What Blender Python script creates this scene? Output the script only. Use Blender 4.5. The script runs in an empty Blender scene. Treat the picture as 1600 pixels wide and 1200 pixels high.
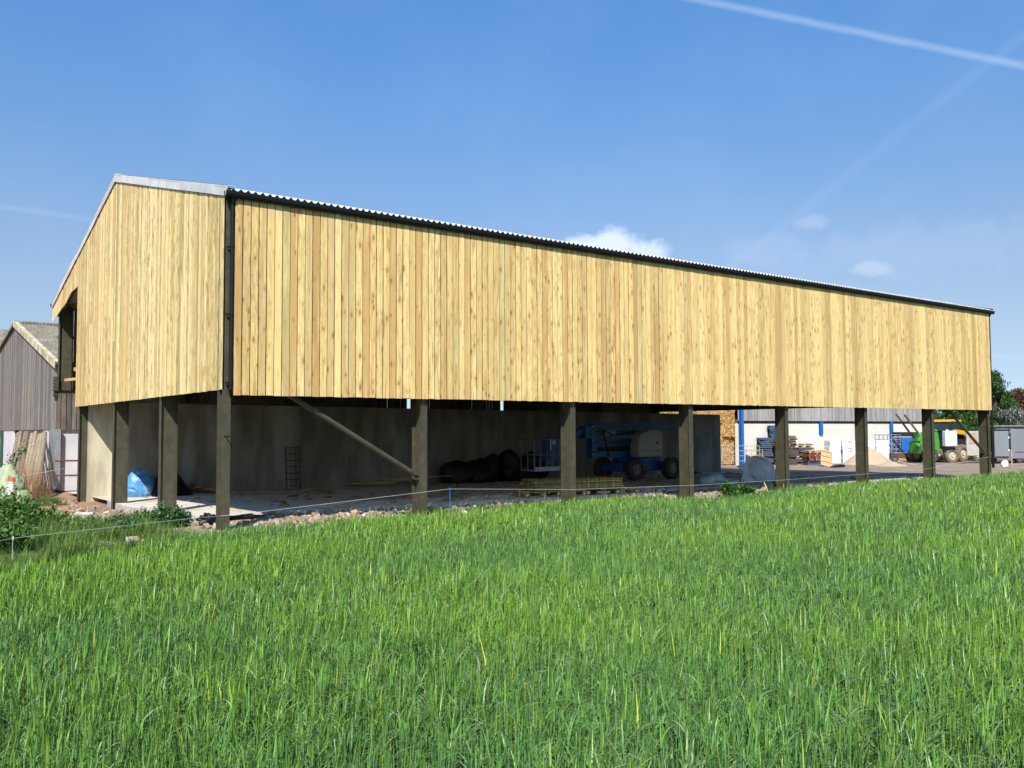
import bpy, bmesh, math, random
import numpy as np
from mathutils import Vector, Matrix
random.seed(7); rng = np.random.default_rng(7)
S = bpy.context.scene
COL = S.collection
R_ = math.radians

# ------------------------------------------------------------------ camera
CAM = np.array([-6.2251, -18.0626, 1.95]); YAW, PITCH, ROLL, FPX = .6387, .0522, -.0047, 1389.55
_F = np.array([math.sin(YAW)*math.cos(PITCH), math.cos(YAW)*math.cos(PITCH), math.sin(PITCH)])
_R0 = np.array([math.cos(YAW), -math.sin(YAW), 0.]); _U0 = np.cross(_R0, _F)
_R = _R0*math.cos(ROLL) + _U0*math.sin(ROLL); _U = -_R0*math.sin(ROLL) + _U0*math.cos(ROLL)
def ray(px, py): return _F + _R*(px-800)/FPX - _U*(py-600)/FPX
def at(px, py, z=None, y=None, x=None, Z=None):
    """a photo pixel as a point of the place: on height z, plane y, plane x or at depth Z"""
    d = ray(px, py)
    if z is not None: t = (z-CAM[2])/d[2]
    elif y is not None: t = (y-CAM[1])/d[1]
    elif x is not None: t = (x-CAM[0])/d[0]
    else: t = Z
    return Vector(CAM + d*t)
cd = bpy.data.cameras.new('camera'); co = bpy.data.objects.new('camera', cd); COL.objects.link(co)
M = Matrix(((_R[0], _U[0], -_F[0], CAM[0]), (_R[1], _U[1], -_F[1], CAM[1]), (_R[2], _U[2], -_F[2], CAM[2]), (0, 0, 0, 1)))
co.matrix_world = M
cd.sensor_fit = 'HORIZONTAL'; cd.sensor_width = 36; cd.lens = FPX/1600*36; cd.clip_start = .1; cd.clip_end = 5000
S.camera = co

# ------------------------------------------------------------------ sun, sky, exposure
SUNV = Vector((-.662, -.750, .99)).normalized()
EL = math.asin(SUNV.z); ROT = math.atan2(SUNV.x, SUNV.y) % (2*math.pi)
sd = bpy.data.lights.new('sun', 'SUN'); sd.energy = 4.6; sd.angle = R_(.53); sd.color = (1, .955, .88)
so = bpy.data.objects.new('sun', sd); COL.objects.link(so); so.rotation_euler = SUNV.to_track_quat('Z', 'Y').to_euler()
W = bpy.data.worlds.new('World'); S.world = W; W.use_nodes = True
S.view_settings.view_transform = 'Standard'; S.view_settings.look = 'None'; S.view_settings.gamma = 1
S.view_settings.use_curve_mapping = False; S.view_settings.exposure = .60

class NT:
    """tiny node helper"""
    def __init__(s, tree): s.t = tree; s.n = tree.nodes; s.l = tree.links
    def new(s, typ, **kw):
        n = s.n.new(typ)
        for k, v in kw.items(): setattr(n, k, v)
        return n
    def put(s, sock, v):
        if isinstance(v, bpy.types.NodeSocket): s.l.new(v, sock)
        elif isinstance(v, bpy.types.Node): s.l.new(v.outputs[0], sock)
        else: sock.default_value = v
    def math(s, op, a, b=0., c=0., clamp=False):
        n = s.new('ShaderNodeMath', operation=op, use_clamp=clamp)
        s.put(n.inputs[0], a); s.put(n.inputs[1], b); s.put(n.inputs[2], c); return n.outputs[0]
    def vdot(s, a, b):
        n = s.new('ShaderNodeVectorMath', operation='DOT_PRODUCT'); s.put(n.inputs[0], a); s.put(n.inputs[1], b); return n.outputs['Value']
    def mix(s, f, a, b, mode='MIX'):
        n = s.new('ShaderNodeMix', data_type='RGBA', blend_type=mode)
        s.put(n.inputs[0], f); s.put(n.inputs[6], a); s.put(n.inputs[7], b); return n.outputs[2]
    def noise(s, vec, scale, detail=4, rough=.55, dist=0.):
        n = s.new('ShaderNodeTexNoise'); s.put(n.inputs['Vector'], vec) if vec is not None else None
        n.inputs['Scale'].default_value = scale; n.inputs['Detail'].default_value = detail
        n.inputs['Roughness'].default_value = rough; n.inputs['Distortion'].default_value = dist; return n.outputs[0]
    def sstep(s, v, lo, hi):
        n = s.new('ShaderNodeMapRange', interpolation_type='SMOOTHSTEP'); s.put(n.inputs[0], v)
        s.put(n.inputs[1], lo); s.put(n.inputs[2], hi); n.inputs[3].default_value = 0; n.inputs[4].default_value = 1; return n.outputs[0]
    def scale(s, vec, sc):
        n = s.new('ShaderNodeVectorMath', operation='MULTIPLY'); s.put(n.inputs[0], vec); n.inputs[1].default_value = sc; return n.outputs[0]
def c4(c): return (c[0], c[1], c[2], 1.)

wt = NT(W.node_tree); bg = W.node_tree.nodes['Background']; bg.inputs[1].default_value = .11
sky = wt.new('ShaderNodeTexSky', sky_type='NISHITA', sun_disc=False, sun_elevation=EL, sun_rotation=ROT)
sky.air_density = 1.0; sky.dust_density = .35; sky.ozone_density = 2.2; sky.altitude = 100
tc = wt.new('ShaderNodeTexCoord'); DIR = tc.outputs['Generated']
_sx = wt.new('ShaderNodeSeparateXYZ'); wt.l.new(DIR, _sx.inputs[0]); _cx = wt.new('ShaderNodeCombineXYZ')
wt.put(_cx.inputs[0], _sx.outputs[0]); wt.put(_cx.inputs[1], _sx.outputs[1]); wt.put(_cx.inputs[2], wt.math('ADD', wt.math('MULTIPLY', wt.math('MAXIMUM', _sx.outputs[2], 0.), .8), .16)); wt.l.new(_cx.outputs[0], sky.inputs[0])
_zf = wt.sstep(_sx.outputs[2], .06, .46)
skyc = wt.mix(1., sky.outputs[0], wt.mix(_zf, (1.24, 1.05, .89, 1), (.68, 1.08, 1.34, 1)), 'MULTIPLY')
dn = wt.noise(DIR, 34, 6, .6); dn2 = wt.noise(DIR, 6, 4, .6)
def cloud(col, px, py, wpx, hpx, amt, white=(7.4, 7.7, 8.2, 1), flat=0.):
    d = Vector(ray(px, py)).normalized(); r = d.cross(Vector((0, 0, 1))).normalized(); u = r.cross(d)
    a = wt.math('DIVIDE', wt.vdot(DIR, tuple(r)), wpx/FPX); b = wt.math('DIVIDE', wt.vdot(DIR, tuple(u)), hpx/FPX)
    front = wt.sstep(wt.vdot(DIR, tuple(d)), .5, .6)
    q = wt.math('SQRT', wt.math('ADD', wt.math('MULTIPLY', a, a), wt.math('MULTIPLY', b, b)))
    q = wt.math('ADD', q, wt.math('MULTIPLY', wt.math('SUBTRACT', dn, .5), 1.9))
    m = wt.math('MULTIPLY', wt.math('SUBTRACT', 1., wt.sstep(q, .45, 1.25)), wt.math('MULTIPLY', front, amt))
    return wt.mix(m, col, white)
def trail(col, p, q, wpx, amt, lim=None):
    a = Vector(ray(*p)).normalized(); b = Vector(ray(*q)).normalized(); n = a.cross(b).normalized()
    t = (b-a*(a.dot(b))).normalized()
    d = wt.math('ABSOLUTE', wt.math('ADD', wt.vdot(DIR, tuple(n)), wt.math('MULTIPLY', wt.math('SUBTRACT', dn, .5), .35*wpx/FPX)))
    m = wt.math('SUBTRACT', 1., wt.sstep(d, 0., wpx/FPX))
    m = wt.math('MULTIPLY', m, wt.sstep(wt.vdot(DIR, tuple((a+b).normalized())), .3, .5))
    if lim is not None:
        m = wt.math('MULTIPLY', m, wt.sstep(wt.vdot(DIR, tuple(t)), lim[0], lim[1]))
    m = wt.math('MULTIPLY', m, wt.math('MULTIPLY', wt.math('ADD', .55, dn2), amt))
    return wt.mix(m, col, (6.5, 7.2, 8.4, 1))
haze = wt.math('MULTIPLY', wt.sstep(dn2, .4, .75), .035)
skyc = wt.mix(haze, skyc, (5.0, 6.2, 8.2, 1))
skyc = trail(skyc, (1080, -3), (1600, 103), 8, .15)
skyc = trail(skyc, (1600, 55), (1290, 300), 13, .028)
skyc = trail(skyc, (0, 322), (140, 343), 7, .05)
skyc = cloud(skyc, 945, 388, 72, 30, .55); skyc = cloud(skyc, 1010, 393, 34, 22, .35)
skyc = cloud(skyc, 1270, 348, 24, 12, .11); skyc = cloud(skyc, 1358, 421, 32, 12, .13)
skyc = cloud(skyc, 1190, 392, 60, 26, .05); skyc = cloud(skyc, 1460, 385, 180, 40, .05)
wt.l.new(skyc, bg.inputs[0])

# ------------------------------------------------------------------ materials
def mat(name, c1, c2=None, scale=3., rough=.7, metal=0., bump=0., bscale=30., stretch=(1, 1, 1), attr=False, c3=None, s3=.5, trans=0., spec=.3, detail=5, lo=.35, hi=.65):
    m = bpy.data.materials.new(name); m.use_nodes = True; t = NT(m.node_tree); b = m.node_tree.nodes['Principled BSDF']
    b.inputs['Roughness'].default_value = rough; b.inputs['Metallic'].default_value = metal; b.inputs['Specular IOR Level'].default_value = spec
    oc = t.new('ShaderNodeTexCoord').outputs['Object']; v = t.scale(oc, stretch)
    col = c4(c1)
    if c2: col = t.mix(t.sstep(t.noise(v, scale, detail), lo, hi), c4(c1), c4(c2))
    if c3: col = t.mix(t.sstep(t.noise(v, s3, 4), .48, .68), col, c4(c3))
    if attr:
        at_ = t.new('ShaderNodeAttribute', attribute_name='tint'); col = t.mix(1., col, at_.outputs['Color'], 'MULTIPLY')
    t.put(b.inputs['Base Color'], col)
    if bump:
        bn = t.new('ShaderNodeBump'); bn.inputs['Strength'].default_value = bump; bn.inputs['Distance'].default_value = .02
        t.put(bn.inputs['Height'], t.noise(v, bscale, 5)); t.l.new(bn.outputs[0], b.inputs['Normal'])
    if trans:
        tr = t.new('ShaderNodeBsdfTranslucent'); t.put(tr.inputs[0], col); mx = t.new('ShaderNodeMixShader'); mx.inputs[0].default_value = trans
        t.l.new(b.outputs[0], mx.inputs[1]); t.l.new(tr.outputs[0], mx.inputs[2]); t.l.new(mx.outputs[0], m.node_tree.nodes['Material Output'].inputs[0])
    return m

def wood_mat(name, knots=1., stain=.5, stain_col=(.30, .24, .10), line=True):
    m = bpy.data.materials.new(name); m.use_nodes = True; t = NT(m.node_tree); b = m.node_tree.nodes['Principled BSDF']
    b.inputs['Roughness'].default_value = .62; b.inputs['Specular IOR Level'].default_value = .25
    oc = t.new('ShaderNodeTexCoord').outputs['Object']; sp = t.new('ShaderNodeSeparateXYZ'); t.l.new(oc, sp.inputs[0])
    at_ = t.new('ShaderNodeAttribute', attribute_name='tint'); rn = t.new('ShaderNodeAttribute', attribute_name='rnd').outputs['Fac']
    u = t.math('ADD', sp.outputs[0], sp.outputs[1]); w = t.math('ADD', sp.outputs[2], t.math('MULTIPLY', rn, 53.))
    cb = t.new('ShaderNodeCombineXYZ'); t.put(cb.inputs[0], u); t.put(cb.inputs[1], t.math('MULTIPLY', rn, 17.)); t.put(cb.inputs[2], w); V = cb.outputs[0]
    col = at_.outputs['Color']
    grain = t.noise(t.scale(V, (42, 1, 1.3)), 1.5, 5, .6, .6)
    col = t.mix(t.math('MULTIPLY', t.sstep(grain, .46, .60), .50), col, c4((.52, .30, .105)))
    pale = t.noise(t.scale(V, (9, 1, .45)), 1.2, 3)
    col = t.mix(t.math('MULTIPLY', t.sstep(pale, .5, .64), .40), col, c4((.84, .66, .28)))
    br = t.noise(t.scale(V, (10, 1, .9)), 1.3, 6, .75, .8)
    col = t.mix(t.math('MULTIPLY', t.math('MULTIPLY', t.sstep(br, .47, .62), t.sstep(t.math('FRACT', t.math('MULTIPLY', rn, 5.1)), .1, .9)), .95), col, c4((.44, .26, .09)))
    st = t.noise(t.scale(V, (9, 1, 1.8)), 1.4, 6, .7)
    sv = t.math('MULTIPLY', t.sstep(st, .50, .60), t.math('MULTIPLY', t.sstep(t.math('FRACT', t.math('MULTIPLY', rn, 7.3)), .3, .95), stain))
    col = t.mix(sv, col, c4(stain_col))
    # knots: small dark ovals with a brown halo, many on some boards and none on others
    dist = t.noise(t.scale(V, (22, 1, 12)), 1, 3)
    kv = t.new('ShaderNodeTexVoronoi', feature='F1', voronoi_dimensions='3D'); kv.inputs['Scale'].default_value = 1
    t.put(kv.inputs['Vector'], t.scale(V, (9.0, 3, 3.4))); kv.inputs['Randomness'].default_value = 1
    kd = t.math('ADD', kv.outputs['Distance'], t.math('MULTIPLY', t.math('SUBTRACT', dist, .5), .42))
    sep = t.new('ShaderNodeSeparateColor'); t.l.new(kv.outputs['Color'], sep.inputs[0])
    size = t.math('MULTIPLY', t.sstep(sep.outputs[0], .1, .9), .25)
    size = t.math('ADD', size, .012)
    kn = t.math('SUBTRACT', 1., t.sstep(kd, t.math('MULTIPLY', size, .62), size))
    ha = t.math('SUBTRACT', 1., t.sstep(kd, t.math('MULTIPLY', size, .7), t.math('ADD', .03, t.math('MULTIPLY', size, 2.4))))
    amt = t.math('MULTIPLY', t.math('ADD', .25, t.math('MULTIPLY', t.sstep(t.math('FRACT', t.math('MULTIPLY', rn, 3.7)), .05, .6), .75)), knots)
    col = t.mix(t.math('MULTIPLY', ha, t.math('MULTIPLY', amt, .62)), col, c4((.46, .27, .09)))
    col = t.mix(t.math('MULTIPLY', kn, t.math('MULTIPLY', amt, .68)), col, c4((.20, .10, .035)))
    t.put(b.inputs['Base Color'], col)
    bn = t.new('ShaderNodeBump'); bn.inputs['Strength'].default_value = .25; bn.inputs['Distance'].default_value = .004
    t.put(bn.inputs['Height'], grain); t.l.new(bn.outputs[0], b.inputs['Normal'])
    return m

MT = {}
MT['side'] = wood_mat('side_boards', 1., .55, (.44, .30, .12))
MT['gable'] = wood_mat('gable_boards', .9, 1., (.27, .22, .085))
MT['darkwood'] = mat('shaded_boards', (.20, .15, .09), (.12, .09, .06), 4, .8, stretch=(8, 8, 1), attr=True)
MT['greywood'] = mat('weathered_grey_boards', (.25, .235, .215), (.15, .135, .12), 2.2, .85, stretch=(7, 7, .7), attr=True, bump=.3, c3=(.25, .205, .17), s3=.6)
MT['olive'] = mat('olive_green_steel_paint', (.064, .061, .036), (.050, .047, .028), 2.5, .5, spec=.32, c3=(.078, .068, .044), s3=6)
MT['black'] = mat('black_plastic', (.009, .009, .010), None, rough=.5, spec=.18)
MT['blackm'] = mat('black_matt', (.014, .014, .014), (.022, .022, .022), 6, .8)
MT['fibre'] = mat('pale_fibre_cement_sheet', (.58, .58, .56), (.46, .46, .45), 3, .8)
MT['verge'] = mat('white_grey_verge_trim', (.60, .60, .58), (.50, .50, .49), 2, .6)
MT['oldroof'] = mat('weathered_cement_roof', (.22, .19, .15), (.13, .115, .09), 2.5, .9, c3=(.26, .23, .18), s3=.8)
MT['moss'] = mat('lichened_verge', (.56, .54, .46), (.36, .31, .15), 1.6, .9)
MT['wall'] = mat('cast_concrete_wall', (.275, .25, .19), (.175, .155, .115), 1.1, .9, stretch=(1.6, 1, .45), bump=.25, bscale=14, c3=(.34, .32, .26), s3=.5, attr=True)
MT['slab'] = mat('concrete_slab', (.62, .58, .51), (.52, .49, .43), 1.6, .85, bump=.15, c3=(.47, .36, .24), s3=.28)
MT['slabedge'] = mat('rough_slab_edge', (.50, .46, .40), (.34, .30, .26), 5, .9, bump=.6, bscale=9)
MT['galv'] = mat('galvanised_steel', (.42, .44, .46), (.32, .34, .36), 7, .45, metal=.55)
MT['darksteel'] = mat('dark_rusty_steel', (.075, .06, .05), (.13, .075, .045), 7, .7, metal=.2)
MT['redbar'] = mat('rust_red_bar', (.16, .075, .05), (.11, .06, .045), 7, .7)
MT['blueL'] = mat('lift_blue_paint', (.012, .085, .26), (.010, .065, .20), 3, .4, spec=.5)
MT['blueS'] = mat('bright_blue_steel', (.022, .13, .42), (.018, .11, .36), 3, .5)
MT['cream'] = mat('cream_cowling', (.38, .36, .28), (.32, .30, .24), 3, .5)
MT['white'] = mat('white_paint', (.78, .78, .75), (.72, .71, .67), 2, .6)
MT['shedwall'] = mat('cream_white_panel_wall', (.70, .67, .58), (.64, .61, .53), .6, .8)
MT['oldpanel'] = mat('pale_lilac_panel', (.60, .57, .58), (.52, .49, .50), 1.5, .85)
MT['rubber'] = mat('dusty_tyre_rubber', (.045, .04, .035), (.075, .062, .05), 5, .9)
MT['tan'] = mat('muddy_tyre', (.23, .18, .12), (.13, .10, .07), 9, .95, bump=.6)
MT['rim'] = mat('grey_wheel_rim', (.22, .21, .19), (.14, .13, .12), 9, .6)
MT['rimw'] = mat('cream_wheel_rim', (.55, .50, .40), (.42, .38, .30), 9, .6)
MT['glass'] = mat('dark_tinted_glass', (.025, .035, .035), None, rough=.08, spec=.8)
MT['green'] = mat('loader_green_paint', (.065, .28, .035), (.05, .22, .03), 3, .4)
MT['yellow'] = mat('digger_yellow_paint', (.72, .34, .02), (.62, .28, .02), 3, .45)
MT['van'] = mat('silver_grey_van_paint', (.27, .285, .305), (.25, .265, .28), 2, .32, metal=.3, spec=.6)
MT['vanin'] = mat('van_inner_panel', (.48, .46, .42), (.40, .38, .35), 4, .7)
MT['tanply'] = mat('tan_ply_panel', (.50, .33, .20), (.42, .27, .16), 4, .8)
MT['plank'] = mat('fresh_sawn_plank', (.55, .37, .18), (.42, .27, .12), 5, .8, stretch=(2, 2, 2), attr=True)
MT['treated'] = mat('green_treated_timber', (.26, .22, .085), (.18, .15, .06), 6, .8, attr=True)
MT['pblue'] = mat('blue_pallet_wood', (.05, .10, .20), (.07, .09, .12), 6, .8)
MT['pdark'] = mat('dark_pallet_wood', (.12, .10, .09), (.07, .06, .06), 6, .85)
MT['pred'] = mat('red_pallet_wood', (.30, .09, .06), (.20, .08, .06), 6, .8)
MT['ptan'] = mat('pale_pallet_wood', (.52, .35, .19), (.40, .26, .13), 6, .8)
MT['straw'] = mat('golden_straw', (.70, .50, .25), (.42, .27, .12), 4, .95, bump=1., bscale=14, c3=(.76, .47, .05), s3=2.2, attr=True)
MT['sand'] = mat('building_sand', (.46, .35, .23), (.40, .30, .19), 6, .95, bump=.3, bscale=18)
MT['bag'] = mat('woven_white_bag', (.80, .82, .83), (.66, .69, .71), 3, .6, bump=.5, bscale=6, trans=.12)
MT['plastic'] = mat('clear_grey_plastic_sheet', (.60, .64, .63), (.42, .46, .45), 4, .4, bump=.6, bscale=7)
MT['bluetarp'] = mat('crumpled_blue_sheet', (.10, .30, .55), (.05, .19, .42), 3, .4, bump=.7, bscale=8, c3=(.30, .50, .66), s3=3.)
MT['blacksheet'] = mat('black_sheeting', (.012, .012, .013), (.008, .008, .009), 4, .5, bump=.5, bscale=6)
MT['log'] = mat('cut_firewood', (.34, .23, .13), (.20, .13, .08), 8, .9, attr=True)
MT['bark'] = mat('tree_bark', (.14, .11, .08), (.08, .065, .05), 9, .95, bump=.7, bscale=20, stretch=(1, 1, .3))
MT['slabwood'] = mat('peeling_bark_slab', (.30, .25, .18), (.17, .14, .10), 5, .95, bump=.7, bscale=12, stretch=(3, 3, .6), attr=True)
MT['white_poly'] = mat('white_polystyrene', (.84, .85, .85), (.80, .81, .81), 2, .8)
MT['pink'] = mat('pink_printed_label', (.72, .22, .26), None, rough=.8)
MT['brick'] = mat('broken_brick_rubble', (.42, .34, .27), (.55, .50, .43), 2.3, .95, bump=.6, bscale=10, attr=True, c3=(.38, .27, .20), s3=1.1)
MT['block'] = mat('pale_concrete_block', (.55, .53, .48), (.47, .45, .41), 6, .9, bump=.4)
MT['string'] = mat('pale_fence_cord', (.45, .50, .42), None, rough=.7)
MT['stake'] = mat('wooden_stake', (.44, .31, .18), (.34, .24, .14), 8, .85)
MT['palegreen'] = mat('pale_green_bag', (.36, .43, .28), (.28, .34, .22), 4, .7, bump=.6, bscale=6)
MT['orange'] = mat('orange_plastic', (.55, .10, .04), None, rough=.5)
MT['yellowp'] = mat('yellow_plastic', (.60, .50, .12), None, rough=.6)
MT['jerry'] = mat('translucent_white_plastic', (.66, .70, .72), (.60, .64, .68), 3, .4, trans=.1)
MT['bucket'] = mat('yellow_brown_bucket', (.42, .30, .09), (.32, .22, .07), 5, .7)
MT['crop'] = mat('barley_leaf', (1, 1, 1), None, rough=.42, attr=True, trans=.17, spec=.4)
MT['weed'] = mat('weed_leaf', (1, 1, 1), None, rough=.65, attr=True, trans=.28, spec=.15)
MT['leaf'] = mat('tree_leaf', (1, 1, 1), None, rough=.6, attr=True, trans=.25, spec=.25)

# ------------------------------------------------------------------ object helpers
def setp(o, label=None, cat=None, group=None, kind=None):
    if label: o['label'] = label
    if cat: o['category'] = cat
    if group: o['group'] = group
    if kind: o['kind'] = kind
    return o
def thing(name, label, cat, loc=(0, 0, 0), rz=0., group=None):
    o = bpy.data.objects.new(name, None); COL.objects.link(o); o.empty_display_size = .2
    o.location = loc; o.rotation_euler = (0, 0, rz); return setp(o, label, cat, group)
def dup(o, parent=None):
    c = o.copy(); COL.objects.link(c)
    if parent is not None: c.parent = parent
    for ch in list(o.children): dup(ch, c)
    return c

class MB:
    """collects shapes, links them as one mesh object"""
    def __init__(s): s.v = []; s.f = []; s.t = []; s.r = []; s.sm = []
    def add(s, vs, fs, tint=(1, 1, 1), rnd=0., smooth=False):
        o = len(s.v); s.v += [tuple(p) for p in vs]; s.f += [tuple(i+o for i in f) for f in fs]
        s.t += [tint]*len(vs); s.r += [rnd]*len(vs); s.sm += [smooth]*len(fs); return s
    def box(s, a, b, m=None, **k):
        (x0, y0, z0), (x1, y1, z1) = a, b
        vs = [Vector(p) for p in ((x0, y0, z0), (x1, y0, z0), (x1, y1, z0), (x0, y1, z0), (x0, y0, z1), (x1, y0, z1), (x1, y1, z1), (x0, y1, z1))]
        if m: vs = [m @ p for p in vs]
        return s.add(vs, [(0, 3, 2, 1), (4, 5, 6, 7), (0, 1, 5, 4), (1, 2, 6, 5), (2, 3, 7, 6), (3, 0, 4, 7)], **k)
    def cbox(s, c, d, m=None, **k):
        return s.box([c[i]-d[i]/2 for i in range(3)], [c[i]+d[i]/2 for i in range(3)], m, **k)
    def bar(s, p, q, w, h=None, up=(0, 0, 1), **k):
        p = Vector(p); q = Vector(q); h = h or w; d = (q-p).normalized(); u = Vector(up)
        if abs(d.dot(u)) > .98: u = Vector((0, 1, 0))
        a = d.cross(u).normalized(); b = a.cross(d)
        vs = [e + a*i*w/2 + b*j*h/2 for e in (p, q) for i, j in ((-1, -1), (1, -1), (1, 1), (-1, 1))]
        return s.add(vs, [(0, 1, 2, 3), (7, 6, 5, 4), (0, 4, 5, 1), (1, 5, 6, 2), (2, 6, 7, 3), (3, 7, 4, 0)], **k)
    def tube(s, p, q, r0, r1=None, n=10, cap=True, **k):
        p = Vector(p); q = Vector(q); r1 = r0 if r1 is None else r1; d = (q-p).normalized()
        u = Vector((0, 0, 1)) if abs(d.z) < .95 else Vector((0, 1, 0)); a = d.cross(u).normalized(); b = a.cross(d)
        vs = [e + (a*math.cos(2*math.pi*i/n) + b*math.sin(2*math.pi*i/n))*r for e, r in ((p, r0), (q, r1)) for i in range(n)]
        fs = [(i, (i+1) % n, n+(i+1) % n, n+i) for i in range(n)]
        k.setdefault('smooth', True); s.add(vs, fs, **k)
        if cap: k['smooth'] = False; s.add(vs, [tuple(range(n))[::-1], tuple(range(n, 2*n))], **k)
        return s
    def path(s, pts, r, n=6, **k):
        for a, b in zip(pts, pts[1:]): s.tube(a, b, r, r, n, **k)
        return s
    def prism(s, prof, y0, y1, m=None, axis='y', **k):
        """closed profile of (a, b) extruded; axis y: profile in x,z; axis x: profile in y,z; z: x,y"""
        def P(a, b, e):
            v = Vector((a, e, b)) if axis == 'y' else Vector((e, a, b)) if axis == 'x' else Vector((a, b, e))
            return m @ v if m else v
        n = len(prof); vs = [P(a, b, y0) for a, b in prof] + [P(a, b, y1) for a, b in prof]
        return s.add(vs, [tuple(range(n)), tuple(range(2*n-1, n-1, -1))] + [(i, n+i, n+(i+1) % n, (i+1) % n) for i in range(n)], **k)
    def blob(s, c, rad, seed=0, amp=.15, nu=18, nv=10, zmin=-1., fr=2.2, wr=0., **k):
        r = np.random.default_rng(seed); ph = r.uniform(0, 6.28, (6, 3)); fq = r.uniform(.6, 1.7, (6, 3))*fr
        vs = []; c = Vector(c)
        for j in range(nv+1):
            th = math.pi*j/nv
            for i in range(nu):
                f = 2*math.pi*i/nu; d = (math.sin(th)*math.cos(f), math.sin(th)*math.sin(f), math.cos(th))
                q = 1+amp*sum(math.sin(d[0]*fq[m_, 0]+ph[m_, 0])*math.sin(d[1]*fq[m_, 1]+ph[m_, 1])*math.cos(d[2]*fq[m_, 2]+ph[m_, 2]) for m_ in range(6))
                if wr: q += wr*sum(abs(math.sin((d[0]*fq[m_, 1]+d[1]*fq[m_, 2]+d[2]*fq[m_, 0])*4.+ph[m_, 1]*3))-.5 for m_ in range(4))
                vs.append(c+Vector((d[0]*rad[0]*q, d[1]*rad[1]*q, max(zmin*rad[2], d[2]*rad[2]*q))))
        fs = [(j*nu+i, (j+1)*nu+i, (j+1)*nu+(i+1) % nu, j*nu+(i+1) % nu) for j in range(nv) for i in range(nu)]
        k.setdefault('smooth', True); return s.add(vs, fs, **k)
    def build(s, name, m, parent=None, bevel=0., loc=None, rz=None):
        me = bpy.data.meshes.new(name); me.from_pydata(s.v, [], s.f); me.materials.append(MT[m] if isinstance(m, str) else m)
        a = me.attributes.new('tint', 'FLOAT_COLOR', 'POINT'); a.data.foreach_set('color', np.array([c4(t) for t in s.t], dtype=np.float32).ravel())
        a = me.attributes.new('rnd', 'FLOAT', 'POINT'); a.data.foreach_set('value', np.array(s.r, dtype=np.float32))
        me.polygons.foreach_set('use_smooth', np.array(s.sm, dtype=bool))
        bm = bmesh.new(); bm.from_mesh(me); bmesh.ops.remove_doubles(bm, verts=bm.verts, dist=1e-5) if bevel else None
        bmesh.ops.recalc_face_normals(bm, faces=bm.faces); bm.to_mesh(me); bm.free(); me.update()
        o = bpy.data.objects.new(name, me); COL.objects.link(o)
        if parent is not None: o.parent = parent
        if loc is not None: o.location = loc
        if rz is not None: o.rotation_euler = (0, 0, rz)
        if bevel:
            b = o.modifiers.new('bevel', 'BEVEL'); b.width = bevel; b.segments = 2; b.limit_method = 'ANGLE'; b.angle_limit = R_(40)
        return o
def ibeam(mb, base, top, w, d, tf=.014, tw=.010, along='y', off=0.):
    """vertical I section, web runs along y (or x); base/top heights, x0,y0 the centre of the outer flange"""
    x, y, z0 = base; z1 = top
    if along == 'y':
        mb.box((x-w/2, y, z0), (x+w/2, y+tf, z1)); mb.box((x-w/2, y+d-tf, z0), (x+w/2, y+d, z1)); mb.box((x-tw/2, y+tf+.0005, z0), (x+tw/2, y+d-tf-.0005, z1))
    else:
        mb.box((x, y-w/2, z0), (x+tf, y+w/2, z1)); mb.box((x+d-tf, y-w/2, z0), (x+d, y+w/2, z1)); mb.box((x+tf+.0005, y-tw/2, z0), (x+d-tf-.0005, y+tw/2, z1))
def sm(a, b, x):
    t = np.clip((np.asarray(x, float)-a)/(b-a), 0, 1); return t*t*(3-2*t)
ORD = ['lowest', 'second', 'third', 'fourth', 'fifth', 'sixth', 'seventh', 'eighth', 'ninth', 'tenth', 'eleventh', 'twelfth', 'thirteenth', 'fourteenth']

# ------------------------------------------------------------------ ground
EDGE = [(-60, -40), (-12, -11.2), (-5.0, -5.3), (-3.4, -3.9), (-1.7, -2.1), (-.7, -1.4), (1.5, -1.2), (4.6, -1.3), (7, -.5), (9.5, -.4), (11.5, -1.0), (13, -1.9), (15, -1.3), (17, -.5), (34, -.4), (80, -.8), (400, -2)]
ex = np.array([e[0] for e in EDGE]); ey = np.array([e[1] for e in EDGE])
def edge_y(x): return np.interp(x, ex, ey)
def wob(x, y, s=1.):
    return np.sin(x*.73*s+1.3)*np.cos(y*.61*s+.4)*.5+np.sin(x*1.9*s+y*.8*s)*.25+np.cos(y*2.3*s-x*.5*s+2)*.25
def ground(x, y):
    x = np.asarray(x, float); y = np.asarray(y, float)
    field = -.13+.024*np.clip(-1.5-y, 0, 40)+.03*wob(x, y, .6)
    inner = .03-.005*np.clip(x, 0, 34)-.02*np.clip(y-2.8, 0, 14)-.10-.09*sm(1.5, -.5, x)*sm(5, 9, y)+.014*wob(x, y, 1.3)
    k = sm(-.6, .8, y-edge_y(x))
    bank = .12*np.exp(-((x+4.5)**2/9+(y+1.5)**2/7))
    return field*(1-k)+inner*k+bank*k
def axis(lo, hi, fine, mid, far):
    a = [0.]
    while a[-1] < far:
        a.append(a[-1] + (fine if a[-1] < mid else fine*1.12**((a[-1]-mid)/fine*.12+1)))
    return a
def grid_axis(c0, c1, fine, far):
    mids = list(np.arange(c0, c1+1e-6, fine)); st = fine; lo = [c0]; hi = [mids[-1]]
    while hi[-1] < far: st *= 1.22; hi.append(hi[-1]+st)
    st = fine
    while lo[-1] > -far: st *= 1.22; lo.append(lo[-1]-st)
    return np.array(lo[:0:-1]+mids+hi[1:])
gx = grid_axis(-14, 46, .35, 1500); gy = grid_axis(-20, 26, .35, 1500)
GX, GY = np.meshgrid(gx, gy, indexing='ij'); GZ = ground(GX, GY)
me = bpy.data.meshes.new('ground'); nx, ny = GX.shape
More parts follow.
